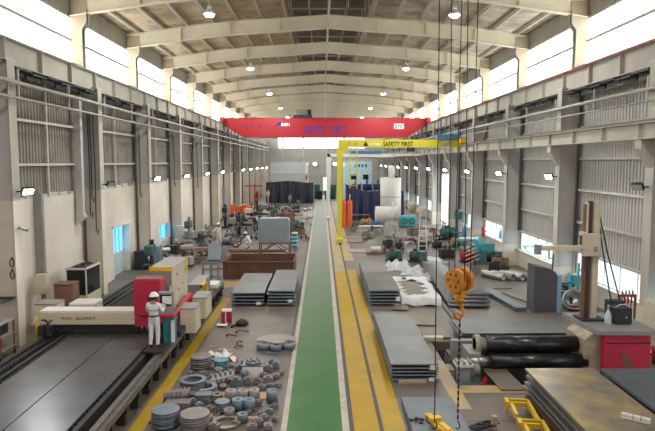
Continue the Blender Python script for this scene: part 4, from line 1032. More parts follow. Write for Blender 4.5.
# assorted small cut parts, one by one
def small_block(x, y, lx, ly, h, m, rz=0.0):
    c = G(x, y)
    mb = MB().box(-lx / 2, lx / 2, -ly / 2, ly / 2, 0, h).box(-lx / 4, lx / 4, -ly / 3, ly / 3, h, h * 1.25)
    w_ = {bluep.name: 'pale blue', greyp.name: 'grey', purpp.name: 'purple-grey', blued.name: 'dark blue'}[m.name]
    tag(mb.build('steel_offcut', m, None, (c.x, c.y, .02), (0, 0, rz), bevel=.006), 'small %s cut steel block scattered among the hollow rollers and discs' % w_, 'steel part', 'scattered small %s cut blocks' % w_)
random.seed(11)
sp = [(236, 386, .3, .2, .2, bluep), (230, 383, .18, .2, .16, bluep), (247, 384, .2, .18, .16, greyp), (257, 384, .22, .16, .14, purpp), (268, 382, .25, .2, .14, greyp), (276, 378, .2, .2, .1, greyp),
      (268, 371, .3, .16, .14, bluep), (276, 368, .2, .2, .16, bluep), (272, 364, .22, .14, .12, bluep), (239, 372, .2, .18, .18, bluep), (262, 390, .2, .18, .12, purpp), (270, 388, .24, .14, .1, purpp), (278, 387, .16, .16, .1, greyp),
      (268, 414, .26, .12, .1, bluep), (262, 416, .2, .1, .08, bluep), (274, 409, .14, .2, .1, blued), (258, 426, .22, .2, .14, purpp), (264, 421, .2, .2, .12, purpp), (252, 430, .24, .2, .12, purpp), (268, 429, .2, .24, .1, greyp),
      (240, 392, .16, .14, .1, blued), (210, 413, .2, .14, .14, purpp), (263, 377, .2, .14, .1, greyp), (244, 365, .16, .14, .12, blued), (231, 376, .2, .1, .1, greyp), (275, 421, .14, .14, .08, greyp), (281, 374, .12, .2, .08, greyp)]
for a in sp: small_block(*a, rz=random.uniform(-.5, .5))
# more loose rings and offcuts lying between the piles
used = [(a[0], a[1]) for a in sp] + [(166, 415), (195, 417), (193, 382), (205, 388), (176, 400), (201, 360), (221, 362), (231, 398), (243, 398), (254, 397), (238, 407), (249, 407), (272, 398), (226, 424), (223, 406), (217, 400), (204, 398), (252, 370), (224, 382), (166, 425), (195, 427)]
cnt = 0
for q in range(900):
    px, py = random.uniform(188, 284), random.uniform(362, 430)
    c = G(px, py)
    if not (-4.0 < c.x < -1.2): continue
    if any(((px - a) / 9.0) ** 2 + ((py - b) / 6.5) ** 2 < 1 for a, b in used): continue
    used.append((px, py)); cnt += 1
    if cnt > 34: break
    m = [bluep, greyp, purpp, blued][cnt % 4]; w_ = ['pale blue', 'grey', 'purple-grey', 'dark blue'][cnt % 4]
    if cnt % 3 == 0:
        r = random.uniform(.09, .14); tag(MB().ring((0, 0, 0), r * .5, r, random.uniform(.08, .2), 16).build('steel_ring', m, None, (c.x, c.y, .02)), 'small loose %s ring lying between the disc piles' % w_, 'steel part', 'small loose %s rings' % w_)
    else: small_block(px, py, random.uniform(.12, .24), random.uniform(.1, .2), random.uniform(.06, .16), m, random.uniform(-.7, .7))
# dunnage lines in the parts field
for (x0, y0, x1, y1) in ((213, 431, 238, 362), (204, 431, 212, 414), (163, 405, 150, 424)):
    a, b = G(x0, y0), G(x1, y1); tag(MB().bar((a.x, a.y, .03), (b.x, b.y, .03), .07, .05).build('timber_runner', wooddk), 'dark timber runner lying among the cut parts', 'timber', 'timber runners among the cut parts')
for (x, y, lx, ly) in ((237, 418, 1.2, .12), (246, 396, 1.3, .5), (252, 381, 1.0, .1)):
    c = G(x, y); tag(BX(-lx / 2, lx / 2, -ly / 2, ly / 2, 0, .018).build('pallet_board', wood, None, (c.x, c.y, 0)), 'pale timber board under the hollow rollers and offcuts', 'timber', 'pale boards under the offcuts')
# notched plates on blue supports near the walkway
c = G(275, 352); t = thing('notched_plate', 'grey notched plate resting on blue curved cut parts', 'steel plate', (c.x, c.y + .35, 0))
poly = [(a * .74, b * 1.7) for a, b in [(-.9, .25), (-.62, .42), (-.3, .50), (.3, .50), (.65, .42), (.92, .28), (.90, .0), (.55, .1), (.36, -.08), (.12, -.12), (-.12, -.1), (-.36, -.02), (-.6, .06), (-.88, .0)]]
MB().prism(poly, .22, .25).build('top_plate', M('dusty_plate', (.30, .27, .24), .5, .3, scale=2), t)
c0 = (c.x, c.y)
for k, (dx, dy, r, h) in enumerate(((-.4, .1, .24, .19), (.02, -.08, .2, .19), (.42, .12, .22, .19))):
    tag(MB().ring((0, 0, 0), .1, r, h, 24).build('steel_ring', bluep, None, (c.x + dx, c.y + dy + .2, .022)), 'blue thick steel ring under the grey notched plate', 'steel part', 'blue rings under the notched plate')
tag(MB().prism([(-.68, .9), (-.64, .1), (-.1, -.3), (.6, .05), (.68, .9)], 0, .02).build('floor_plate', blued, None, (c.x, c.y, .001)), 'dark steel base plate below the notched plate', 'steel plate')
# red carton, bag, scraps on the floor
c = G(226.5, 323.5); t = thing('red_carton', 'red and white carton standing on the floor beside the yellow line', 'carton', (c.x, c.y, 0), .1); BX(-.2, .2, 0, .3, 0, .52).build('carton_body', redm, t); BX(-.18, .2, -.004, .29, .46, .525).build('white_top', paper, t); BX(-.05, -.01, -.006, 0, .06, .44).build('white_stripe', paper, t)
c = G(222, 326); tag(MB().grid(lambda u, v: ((u - .5) * .4, (v - .5) * .4, .03 + .05 * math.sin(4 * u) * math.sin(5 * v)), 6, 6).build('paper_scrap', paper, None, (c.x, c.y, .03)), 'white paper scrap on the floor below the red carton', 'scrap')
c = G(242, 325); t = thing('black_bag', 'black bag slumped on the floor near the red carton', 'bag', (c.x, c.y, 0), .5); MB().lathe([(.2, 0), (.26, .06), (.22, .16), (.1, .22), (.03, .26)], n=12).build('bag_body', blackm, t); MB().tube([(-.25, 0, .03), (-.42, -.12, .05), (-.5, -.2, .02)], .05, 6).build('strap', blackm, t)
for k, (x, y, l_) in enumerate(((231, 337, .35), (242, 333, .5), (239, 348, .3), (240, 344, .25))):
    c = G(x, y); o = MB().tube([(-.5 * l_, 0, .04), (-.2 * l_, .08, .09), (.1 * l_, -.05, .1), (.5 * l_, .05, .04)], .035, 6)
    tag(o.build('rope_scrap', wooddk, None, (c.x, c.y, 0), (0, 0, .3 * k)), 'brown rope scrap on the concrete near the black bag', 'scrap', 'brown rope scraps')
for k, (x, y) in enumerate(((213, 347), (228, 351), (222, 350))):
    c = G(x, y); tag(BX(-.15, .15, -.05, .05, 0, .03).build('cardboard_scrap', wood, None, (c.x, c.y, 0), (0, 0, .4 * k)), 'small pale cardboard scrap beside the purple-grey drum pile', 'scrap', 'cardboard scraps')

# ---- foreground lifting gear (right)
c = G(448, 425, .13)
t = thing('lifting_clamp', 'yellow lifting clamp lying on the floor plate', 'clamp', (2.72, 13.55, .125), .35)
MB().prism([(-.1, -.55), (.1, -.55), (.14, -.1), (.12, .35), (.03, .5), (-.05, .35), (-.14, -.1)], 0, .1).build('clamp_body', yellift, t); BX(-.17, .12, .0, .16, .1, .2).build('jaw', yellift, t); MB().ring((.02, .45, .05), .04, .09, .06, 12).build('eye_ring', yellift, t); BX(-.05, .05, -.5, -.1, .1, .14).build('handle', yellift, t)
t = thing('chain_heap', 'dark chain heap beside the yellow lifting clamp', 'chain', (2.35, 13.8, .125))
for k in range(9): MB().ring((random.uniform(-.22, .22), random.uniform(-.12, .12), .01 * k), .03, .055, .025, 8).build('chain_link', darkm, t)
for k, (px, py) in enumerate(((506, 401), (519, 422))):
    c = G(px, py, .35)
    t = thing('lifting_cradle', ('yellow C-shaped lifting cradle beside the big plate stack, the one nearer the pit', 'yellow C-shaped lifting cradle beside the big plate stack, the one nearer the slings')[k], 'lifting cradle', (c.x, c.y, 0), -.12)
    BX(0, .12, 0, .5, .28, .42).build('end_block', yellift, t, bevel=.015); MB().cyl((-.005, .1, .35), (.0, .1, .35), .05, n=10).build('pin_hole', blackm, t)
    BX(.12, .75, .4, .5, .26, .4).build('long_arm', yellift, t); BX(.12, .6, .0, .1, .26, .4).build('short_arm', yellift, t); BX(.68, .78, -1.6, .5, .24, .38).build('spine_beam', yellift, t); BX(.12, .22, -1.2, .02, .26, .38).build('side_beam', yellift, t)
    for a, b in ((.02, .2), (.69, -1.4), (.69, .3)): BX(a, a + .08, b, b + .08, 0, .28).build('leg', yellift, t)
    t.scale = (.8, .55, .8)
c = G(484, 428); t = thing('sling_heap', 'heap of dark slings and chain in front of the pit', 'sling', (c.x, c.y, 0))
for k in range(7): MB().tube([(.2 * math.cos(a * PI / 5 + k) + .05 * k - .15, .13 * math.sin(a * PI / 5 + k), .03 + .015 * k) for a in range(9)], .018, 6).build('sling_loop', darkm, t)
c = G(492, 428); tag(MB().box(-.06, .06, -.06, .06, 0, .3).box(-.08, .08, -.08, .08, 0, .03).build('timber_wedge', wood, None, (c.x + .05, c.y, 0)), 'short pale timber standing beside the sling heap', 'timber')
strip('floor_joint', groove, 3.6, 6.0, 14.1, 14.13, .003)

# ================================================================ LEFT MIDDLE
a, b = G(223, 279), G(294.5, 276); bx0, bx1, by0 = a.x, b.x, a.y
t = thing('scrap_bin', 'long rusty brown open steel scrap bin', 'bin', (0, 0, 0)); by1 = by0 + 3.0
BX(bx0, bx1, by0, by0 + .06, .08, .92).build('front_wall', rust, t); BX(bx0, bx1, by1 - .06, by1, .08, .92).build('back_wall', rust, t); BX(bx0, bx0 + .06, by0 + .06, by1 - .06, .08, .92).build('side_wall', rust, t); BX(bx1 - .06, bx1, by0 + .06, by1 - .06, .08, .92).build('side_wall', rust, t)
BX(bx0, bx1, by0, by1, .0, .08).build('base', rust, t); BX(bx0 - .03, bx1 + .03, by0 - .04, by0 + .08, .88, .95).build('rim', rust, t)
for k in range(6): x = bx0 + .3 + k * (bx1 - bx0 - .6) / 5; BX(x - .04, x + .04, by0 - .05, by0, .05, .9).build('rib', rust, t)
random.seed(5)
for k in range(9):
    x = random.uniform(bx0 + .45, bx1 - .45); tag(BX(-.3, .3, -.03, .03, 0, .04).build('scrap_bar', rustf, None, (x, random.uniform(by0 + .5, by1 - .5), .1 + .05 * k), (0, .0, random.uniform(0, 3))), 'rusty offcut bar lying inside the brown scrap bin', 'scrap', 'rusty offcuts in the bin')
# green-grey frame
a = G(203, 282); t = thing('steel_frame_table', 'green-grey welded frame table beside the rusty bin', 'frame', (a.x, a.y, 0))
W_ = bx0 - a.x - .12
for x in (0, W_ / 2, W_):
    for yy in (0, 2.4): BX(x - .04, x + .04, yy, yy + .08, 0, 1.05).build('leg', greengrey, t)
for z in (.25, .65, 1.0):
    BX(0, W_, 0, .08, z, z + .07).build('front_bar', greengrey, t); BX(0, W_, 2.4, 2.48, z, z + .07).build('rear_bar', greengrey, t)
for k in range(7): BX(k * W_ / 6 - .03, k * W_ / 6 + .03, .08, 2.4, .98, 1.04).build('cross_bar', darkm, t)
tag(BX(-.35, .35, -.02, .02, 0, .9).build('steel_plate', greyblue, None, (a.x + W_ * .58, a.y + .8, 1.05), (-.35, 0, 0)), 'grey-blue steel panel leaning on the welded frame table', 'steel plate')
# steel box on trestle
a, b = G(259, 256), G(290, 256); cx = (a.x + b.x) / 2; wB = (b.x - a.x) / 2
t = thing('trestle', 'rusty trestle stand with crossed braces behind the scrap bin', 'stand', (cx, a.y, 0))
for x in (-wB, wB - .08):
    for yy in (0, 1.2): BX(x, x + .08, yy, yy + .08, 0, .85).build('leg', rustf, t)
for yy in (.02, 1.22):
    MB().bar((-wB, yy, .1), (0, yy, .8), .06).build('brace', rustf, t); MB().bar((wB, yy, .1), (0, yy, .8), .06).build('brace', rustf, t); BX(-wB, wB, yy - .02, yy + .06, .8, .88).build('top_bar', rustf, t)
t = thing('steel_casing', 'grey-blue rounded sheet steel casing standing on the trestle', 'casing', (cx - .05, a.y + .1, .885))
r = .2; W = wB - .0; hh = 1.65
pl_ = [(-W, 0), (W, 0), (W, hh - r), (W - .06, hh - .06), (W - r, hh), (-W + r, hh), (-W + .06, hh - .06), (-W, hh - r)]
MB().prism(pl_, 0, 1.0, 'y').build('shell', greyblue, t, bevel=.03); MB().prism([(x * .9, .08 + z * .9) for x, z in pl_], -.012, .0, 'y').build('front_panel', greyblue, t)
c = G(294, 248); t = thing('gas_crate', 'teal and white crate standing beside the casing trestle', 'crate', (c.x, c.y, 0), -.2)
for k in range(4): BX(-.2, .2, 0, .5, .28 * k, .28 * k + .2).build('crate_layer', teal if k % 2 else cyan, t); BX(-.18, .18, 0, .45, .28 * k + .2, .28 * k + .28).build('white_band', paper, t)
# left wall: cladding-side machines and clutter
cabinet('black_cabinet', 'black box cabinet by the blue glazed doorway', -10.95, -10.25, 34.8, 35.6, 1.1, blackm, 1)
cabinet('grey_cabinet', 'grey steel cabinet next to the black box cabinet', -10.15, -9.6, 35.2, 36.0, 1.35, greyblue, 1)
def drill(x, y, label, m1, m2, h=2.0, rz=0):
    t = thing('pillar_drill', label, 'machine', (x, y, 0), rz)
    BX(-.35, .35, -.3, .4, 0, .15).build('base', m2, t); MB().cyl((0, .2, .15), (0, .2, h), .12).build('column', m2, t); BX(-.2, .2, -.45, .4, h - .5, h).build('head', m1, t, bevel=.03); MB().cyl((0, -.3, h - .9), (0, -.3, h - .5), .05).build('spindle', chromem, t); BX(-.3, .3, -.5, .2, .8, .87).build('table', m2, t); MB().cyl((0, .3, h), (0, .3, h + .25), .12).build('motor', m2, t)
    return t
def lathe_m(x, y, L, label, m1, m2, rz=0):
    t = thing('lathe', label, 'machine', (x, y, 0), rz)
    for s in (-1, 1): BX(s * L * .38 - .25, s * L * .38 + .25, -.3, .3, 0, .65).build('pedestal', m1, t)
    BX(-L / 2, L / 2, -.25, .25, .65, .85).build('bed', m2, t); BX(-L / 2, -L / 2 + .7, -.35, .35, .85, 1.35).build('headstock', m1, t, bevel=.03)
    MB().cyl((-L / 2 + .7, 0, 1.1), (-L / 2 + .85, 0, 1.1), .25).build('chuck', chromem, t); BX(L / 2 - .45, L / 2 - .1, -.2, .2, .85, 1.2).build('tailstock', m1, t); BX(-.2, .2, -.35, .35, .85, 1.05).build('carriage', m2, t)
    return t
def motor(x, y, label, m, rz=0, s=1.0, group=None, z=0):
    t = thing('motor_unit', label, 'motor', (x, y, z), rz, group)
    BX(-.45 * s, .45 * s, -.25 * s, .25 * s, 0, .1 * s).build('base', darkm, t); MB().cyl((-.42 * s, 0, .35 * s), (.1 * s, 0, .35 * s), .24 * s).build('motor_body', m, t); BX(.1 * s, .42 * s, -.22 * s, .22 * s, .1 * s, .6 * s).build('gearbox', m, t, bevel=.02)
    for k in range(5): MB().ring((0, 0, 0), .235 * s, .265 * s, .015, 14).build('fin', m, t, (-.38 * s + .1 * s * k, 0, .35 * s), (0, PI / 2, 0))
    BX(-.25 * s, -.05 * s, -.08 * s, .08 * s, .58 * s, .7 * s).build('terminal_box', darkm, t)
    return t
def bench(x, y, L, label, m, top, rz=0, h=.85, w_=.8):
    t = thing('workbench', label, 'workbench', (x, y, 0), rz)
    for sx in (-1, 1):
        for sy in (-1, 1): BX(sx * (L / 2 - .08) - .04, sx * (L / 2 - .08) + .04, sy * (w_ / 2 - .06) - .04, sy * (w_ / 2 - .06) + .04, 0, h).build('leg', m, t)
    BX(-L / 2, L / 2, -w_ / 2, w_ / 2, h, h + .07).build('bench_top', top, t); BX(-L / 2 + .1, L / 2 - .1, -w_ / 2 + .05, w_ / 2 - .05, .25, .3).build('shelf', m, t)
    return t
def cyl_gas(x, y, label, m, group=None, h=1.5, r=.13, z=0):
    t = thing('gas_cylinder', label, 'gas cylinder', (x, y, z), 0, group); MB().lathe([(r * .9, 0), (r, .03), (r, h - .2), (r * .75, h - .08), (r * .3, h), (r * .3, h + .05)], n=14).build('cylinder_body', m, t); MB().cyl((0, 0, h + .05), (0, 0, h + .17), .03, n=8).build('valve', chromem, t)
    return t
def pipes(x, y, n, L, label, group, m, z=.0, rz=0, r=.05):
    me = MB().ring((0, 0, 0), r * .7, r, L, 12).mesh('steel_pipe', m)
    for k in range(n):
        o = put('steel_pipe', me, None, (x, y + k * r * 2.3, z + r), (0, PI / 2, rz)); tag(o, label, 'pipe', group)
def wheelset(x, y, label, r=.35, z=0, rz=0, m=darkm):
    t = thing('rotor_wheel', label, 'machine part', (x, y, z), rz); MB().ring((0, 0, 0), r * .8, r, .15, 20).build('rim', m, t, (0, 0, r), (PI / 2, 0, 0)); MB().cyl((0, -.15, r), (0, .02, r), r * .25, n=12).build('hub', chromem, t)
    for k in range(6): a = k * PI / 3; MB().bar((0, -.07, r), (math.cos(a) * r * .85, -.07, r + math.sin(a) * r * .85), .06).build('spoke', m, t)
    BX(-.15, .15, -.2, .1, 0, .06).build('foot', m, t)
OCC = [(G(391, 235.5).x, G(391, 235.5).y, 1.6), (G(391.5, 226).x, G(391.5, 226).y + 1.0, 1.6)]
def at_(x, y):
    c = G(x, y); yy = c.y
    for k in range(10):
        if not any(abs(c.x - ox) < 1.2 and abs(yy - oy) < .85 for ox, oy, r_ in OCC): break
        yy += .45
    OCC.append((c.x, yy, 1.0)); return c.x, yy
x, y = at_(151, 280); drill(x, y, 'dark pillar drill standing beside the grey steel cabinet', tealdk, darkm, 1.9)
x, y = at_(161, 263); bench(x, y, 1.8, 'grey workbench under the low blue window', machgrey, whitem)
x, y = at_(168, 257); wheelset(x, y, 'spoked dark wheel part near the low blue window', .4)
x, y = at_(174, 249); cabinet('tool_cabinet', 'cream tall cabinet beside the fourth cream column', x + .15, x + .7, y, y + .6, 1.7, machcream, 1)
x, y = at_(180, 258); motor(x, y, 'grey motor unit on the floor before the cream tall cabinet', machgrey, .4, 1.2)
x, y = at_(189, 252); drill(x, y, 'dark green drilling machine with round motor by the cream columns', tealdk, machgrey, 2.2)
x, y = at_(197, 248); lathe_m(x, y, 2.2, 'dark lathe by the cream columns behind the drilling machine', machgrey, darkm, 1.2)
x, y = at_(200, 262); bench(x, y, 2.4, 'rusty brown bench top left of the welded frame table', rustf, rustf, .1)
x, y = at_(186, 266); motor(x, y, 'pale motor unit beside the rusty brown bench', M('pale_grey_paint', (.4, .4, .38), .5), -.3, 1.0)
x, y = at_(172, 267); bench(x, y, 1.4, 'small rusty bench before the grey workbench', rustf, machgrey, .2)
x, y = at_(176, 270); drill(x, y, 'small black drill press behind the power cabinet', blackm, machgrey, 1.5)
x, y = at_(208, 226); BXp = thing('wall_panel', 'grey tall narrow panel on the cream wall behind the workers', 'panel', (-11.05, y + 9, 0)); BX(-.1, .1, -.5, .5, .2, 3.6).build('panel_sheet', greyblue, BXp); BX(-.12, .12, -.55, .55, 0, .2).build('panel_foot', darkm, BXp)
x, y = at_(219, 246); person('person in white coveralls standing by the drilling machines', (x, y, 0), 2.6, 'reach')
x, y = at_(249, 249); person('person in white coveralls crouching over welding work', (x, y, 0), 1.2, 'crouch', 1.0)
x, y = at_(305, 226); person('person in white coveralls walking beside the green walkway with a colleague', (x, y, 0), 2.9, 'walk')
x, y = at_(310.5, 225); person('person in white coveralls standing at the walkway edge beside a colleague', (x, y, 0), -2.6, 'stand')
# work in front of the crouching person
x, y = at_(243, 252); pipes(x - 2.5, y, 4, 5.5, 'long dark bar on the floor before the crouching person', 'long bars before the crouching person', rustf, r=.07)
x, y = at_(235, 248); wheelset(x, y, 'brown coil wheel beside the crouching person', .45, m=rustf)
x, y = at_(226, 246); motor(x, y, 'blue-grey welding unit beside the standing person', greyblue, .2, 1.0)
# machines further back on the left
x, y = at_(240, 221)
for k, (px, w_) in enumerate(((236, .85), (247.5, .9))):
    x, y = at_(px, 219); OCC.append((x, y, 1.8)); t = thing('orange_machine', ('orange boxy machine with open front beside the cream columns', 'orange boxy machine with raised arms beside the grey booth tarpaulin')[k], 'machine', (x, y, 0)); BX(-w_, w_, 0, 1.2, 0, .7).build('base', darkm, t); BX(-w_, -.2, 0, 1.2, .7, 2.0).build('tower', orangef, t, bevel=.04); BX(.0, w_, .2, 1.0, .7, 1.7).build('hood', orangef, t, bevel=.04); BX(-.2, .0, .3, .9, .7, 1.2).build('link', orangef, t); t.scale = (.66, .7, .8)
random.seed(21)
lab_l = ['dark lathe with chrome chuck in the left machine row', 'green-grey milling lathe in the left machine row', 'brown rusty lathe near the navy booth tarpaulin', 'grey lathe with dark bed before the orange machines', 'grey long lathe behind the steel casing', 'dark lathe with cream headstock behind the steel casing']
for k, (px, py, L, m1, m2) in enumerate(((262, 232, 2.4, darkm, rustf), (250, 228, 2.4, tealdk, darkm), (283, 222, 2.6, rustf, rustf), (241, 233, 2.2, machgrey, darkm), (272, 216, 2.6, machgrey, darkm), (256, 221, 2.4, machcream, darkm))):
    x, y = at_(px, py); lathe_m(x, y, L, lab_l[k], m1, m2, random.uniform(-.1, .1))
lab_d = ['dark drill column behind the crouching person', 'red drill column near the orange machines', 'grey drill column before the navy booth tarpaulin', 'dark green drill column beside the rusty lathe', 'black drill column near the cream columns', 'cream drill column in front of the grey booth']
for k, (px, py, m1, m2, h) in enumerate(((239, 236, darkm, darkm, 1.8), (257, 213, redm, darkm, 2.4), (290, 214, machgrey, rustf, 2.2), (276, 226, tealdk, darkm, 1.8), (225, 228, blackm, darkm, 2.0), (268, 210, machcream, machgrey, 2.4))):
    x, y = at_(px, py); drill(x, y, lab_d[k], m1, m2, h)
for k, (px, py, s) in enumerate(((272, 231, 1.1), (288, 230, 1.2), (299, 230, 1.1), (232, 231, 1.0), (228, 237, 1.0), (281, 214, 1.5), (295, 212, 1.4))):
    x, y = at_(px, py); motor(x, y, 'motor and gearbox unit standing among the lathes before the dark tarpaulin', [machgrey, rustf, tealdk, darkm][k % 4], random.uniform(-1, 1), s, 'motor units among the lathes')
x, y = at_(286, 219); wheelset(x, y, 'big pale spoked wheel part among the lathes', .75, m=M('pale_casting', (.42, .40, .37), .6))
x, y = at_(278, 218); wheelset(x, y, 'dark spoked wheel part beside the big pale wheel', .6)
x, y = at_(300, 218); bench(x, y, 2.0, 'rusty long bench behind the white-clad pair', rustf, rustf, 0)
x, y = at_(255, 210); t = thing('jib_post', 'slim red jib post with crossbar beside the grey booth', 'post', (x, y, 0)); MB().cyl((0, 0, 0), (0, 0, 3.4), .08).build('post', redm, t); BX(-1.3, 1.0, -.06, .06, 3.1, 3.25).build('cross_arm', redm, t); BX(-.3, .3, -.3, .3, 0, .08).build('foot', darkm, t)
# grey booth and dark tarpaulin
a, b = D(270.5, 162, 98), D(307.5, 162, 98)
t = thing('paint_booth', 'large grey panelled booth at the end of the left machine row', 'booth', ((a.x + b.x) / 2, 98, 0)); w_ = (b.x - a.x) / 2
n = 6
for k in range(n): BX(-w_ + 2 * w_ * k / n + .02, -w_ + 2 * w_ * (k + 1) / n - .02, 0, .1, 0, 4.6).build('wall_panel', boothm, t)
BX(-w_, w_, -.02, 6, 4.6, 6.2).build('roof_box', boothm, t); BX(w_ - .1, w_, .1, 6, 0, 4.6).build('side_wall', boothm, t); BX(-w_, -w_ + .1, .1, 6, 0, 4.6).build('side_wall', boothm, t); BX(-w_, w_, -.1, 0, 4.5, 4.65).build('trim_band', whitem, t)
BX(w_ - .35, w_ + .05, -.3, .1, 0, 6.2).build('corner_post', whitem, t); BX(w_ - .3, w_ - .05, -.4, -.3, 3.4, 4.2).build('red_box', redm, t)
def tarp(label, x0, x1, y, z1, m, folds, depth, y_end=None, sag=.3):
    t = thing('tarpaulin', label, 'tarpaulin', (x0, y, 0)); L = x1 - x0
    random.seed(int(L * 10)); ph = [random.uniform(0, 6) for _ in range(6)]
    def f(u, v):
        zz = z1 + sag * (math.sin(3.1 * u + ph[0]) * .5 + math.sin(9 * u + ph[1]) * .2)
        return (L * u, depth * (math.sin(folds * u * 6.28 + ph[2] + 1.5 * v) * .5 + .4 * math.sin(folds * 2.3 * u * 6.28 + ph[3] - 2 * v)) * (.35 + .65 * (1 - v)) - .5 * (1 - v), zz * v + .02)
    MB().grid(f, int(folds * 16), 14).build('cloth', m, t)
    def g(u, v): a = f(u, 1); return (a[0], a[1] + 1.8 * v, a[2] - .12 * math.sin(PI * v))
    MB().grid(g, int(folds * 16), 4).build('top_fold', m, t)
    for k in range(4): BX(L * (.03 + .31 * k), L * (.03 + .31 * k) + .08, 1.0, 1.08, 0, z1 - .35).build('support_post', darkm, t)
a, b = D(266, 190, 92), D(313.5, 190, 92); tarp('dark slate tarpaulin draped in front of the grey booth', a.x, b.x, 92, 3.15, navyg, 5, .35)
# things around the end of the walkway
for k, (px, py, h, m) in enumerate(((317, 197, 2.4, tealdk), (333, 193, 2.4, tealdk), (319.5, 199, 1.4, blackm), (327.5, 194, 1.6, tealdk))):
    c = D(px, py, 104 - k); t = thing('storage_cabinet', 'dark cabinet standing near the far bright door', 'cabinet', (c.x, c.y, 0), 0, 'dark cabinets near the far door'); BX(-.5, .5, 0, .8, .08, h).build('cabinet_body', m, t); BX(-.45, .45, .05, .75, 0, .08).build('plinth', darkm, t); BX(-.48, .48, -.02, 0, .12, h - .04).build('door', m, t)
for px, lab in ((315, 'lit floodlight on the far wall left of the bright door'), (335, 'lit floodlight on the far wall right of the bright door')):
    c = D(px, 164, 115.6); t = thing('floodlight', lab, 'lamp', c); BX(-.3, .3, .0, .3, -.25, .25).build('lamp_housing', blackm, t); BX(-.27, .27, -.03, 0, -.22, .22).build('lens', M('far_lamp_glow', (1, .97, .9), .4, emit=60, var=0), t); BX(-.05, .05, .3, .9, -.05, .05).build('bracket', darkm, t)
# ================================================================ RIGHT MIDDLE AND BACK
a, b = D(344.5, 162, 97), D(372, 162, 97)
t = thing('blue_cabin', 'pale blue panelled cabin behind the navy tarpaulin', 'cabin', ((a.x + b.x) / 2, 97, 0)); w_ = (b.x - a.x) / 2
for k in range(5): BX(-w_ + 2 * w_ * k / 5 + .02, -w_ + 2 * w_ * (k + 1) / 5 - .02, 0, .1, 0, 6.3).build('wall_panel', skyblue, t)
BX(-w_, w_, 0, 5, 6.3, 6.5).build('roof', boothm, t); BX(w_ - .1, w_, .1, 5, 0, 6.3).build('side_wall', bluem, t); BX(-w_, -w_ + .1, .1, 5, 0, 6.3).build('side_wall', skyblue, t)
for k, px in enumerate((355, 358, 361.5, 365)): c = D(px, 166, 96.9); BX(c.x - t.location.x, c.x - t.location.x + .35, -.03, 0, c.z - .2, c.z + .3).build('dark_mark', bluem, t)
for px in (351, 363): c = D(px, 177, 96.9); BX(c.x - t.location.x, c.x - t.location.x + .9, -.03, 0, c.z - .4, c.z + .4).build('window', gl_dark, t)
a, b = D(346, 190, 64), D(405, 190, 64); tarp('navy tarpaulin draped over a long row behind the white tanks', a.x, b.x, 65, 3.5, navy, 5, .45, sag=.8)
random.seed(8)
for k, px in enumerate((356, 367, 378)):
    c = D(px, 186, 68.5); t = thing('valve_casting', 'dark blue valve casting heaped on the navy tarpaulin row', 'valve', (c.x, 68.5, 2.2), 0, 'dark valve castings behind the navy tarpaulin'); MB().cyl((-.5, 0, 1.2), (.5, 0, 1.2), .4).build('valve_casing', navy, t); MB().ring((0, 0, 0), .2, .55, .12, 16).build('flange', bluem, t, (.5, 0, 1.2), (0, PI / 2, 0)); MB().cyl((0, 0, 1.4), (0, 0, 2.1), .15).build('stem', bluem, t); BX(-.3, .3, -.3, .3, -2.2, .8).build('stand', darkm, t)
# orange cylinders
for k, px in enumerate((343.8, 349.8)):
    c = G(px, 227.5); t = thing('orange_tank', 'tall orange cylinder with ribbed sides beside the yellow gantry leg', 'cylinder', (c.x, c.y, 0), 0, 'pair of orange cylinders'); MB().lathe([(.23, 0)] + [(.23 + .02 * (q % 2), .1 + q * .14) for q in range(18)] + [(.15, 2.62), (.05, 2.7)], n=16).build('cylinder_body', orangef, t); MB().cyl((0, 0, 2.7), (0, 0, 3.2), .04, n=8).build('pipe', whitem, t)
# white tanks
c = G(391.5, 226); t = thing('vertical_tank', 'white vertical cylindrical tank standing behind the horizontal tank', 'tank', (c.x, c.y + 1.0, 0))
rr_ = (D(402, 190, c.y).x - D(381, 190, c.y).x) / 2; zt = D(390, 178, c.y).z
MB().cyl((0, 0, .3), (0, 0, zt), rr_, n=32).build('shell', tankm, t); MB().ring((0, 0, (zt + .3) / 2 + .3), rr_ * .99, rr_ * 1.02, .06, 32).build('seam_band', machgrey, t); MB().cyl((.1, .2, zt), (.1, .2, zt + 1.2), .3, n=16).build('chimney', tankm, t); MB().cyl((.55, -.2, zt), (.55, -.2, zt + .2), .12, n=10).build('nozzle', darkm, t)
for k in range(3): a = k * 2.1; BX(rr_ * .8 * math.cos(a) - .08, rr_ * .8 * math.cos(a) + .08, rr_ * .8 * math.sin(a) - .08, rr_ * .8 * math.sin(a) + .08, 0, .3).build('leg', machgrey, t)
Yh = G(391, 235.5).y; a, b = D(375.5, 214, Yh), D(398.5, 214, Yh); rr_ = (D(390, 206, Yh).z - D(390, 221.5, Yh).z) / 2
t = thing('horizontal_tank', 'white horizontal cylindrical tank on a pale pedestal', 'tank', ((a.x + b.x) / 2, Yh, 0)); L = (b.x - a.x) / 2; zc = D(390, 214, Yh).z
MB().cyl((-L, 0, zc), (L, 0, zc), rr_, n=28).build('shell', whitem, t); MB().cyl((L * .5, 0, zc + rr_ - .05), (L * .5, 0, zc + rr_ + .35), .08, n=10).build('nozzle', whitem, t)
BX(-L * .2, L * .95, -.45, .45, 0, zc - rr_ + .12).build('pedestal', M('pale_pedestal', (.55, .55, .52), .6), t)
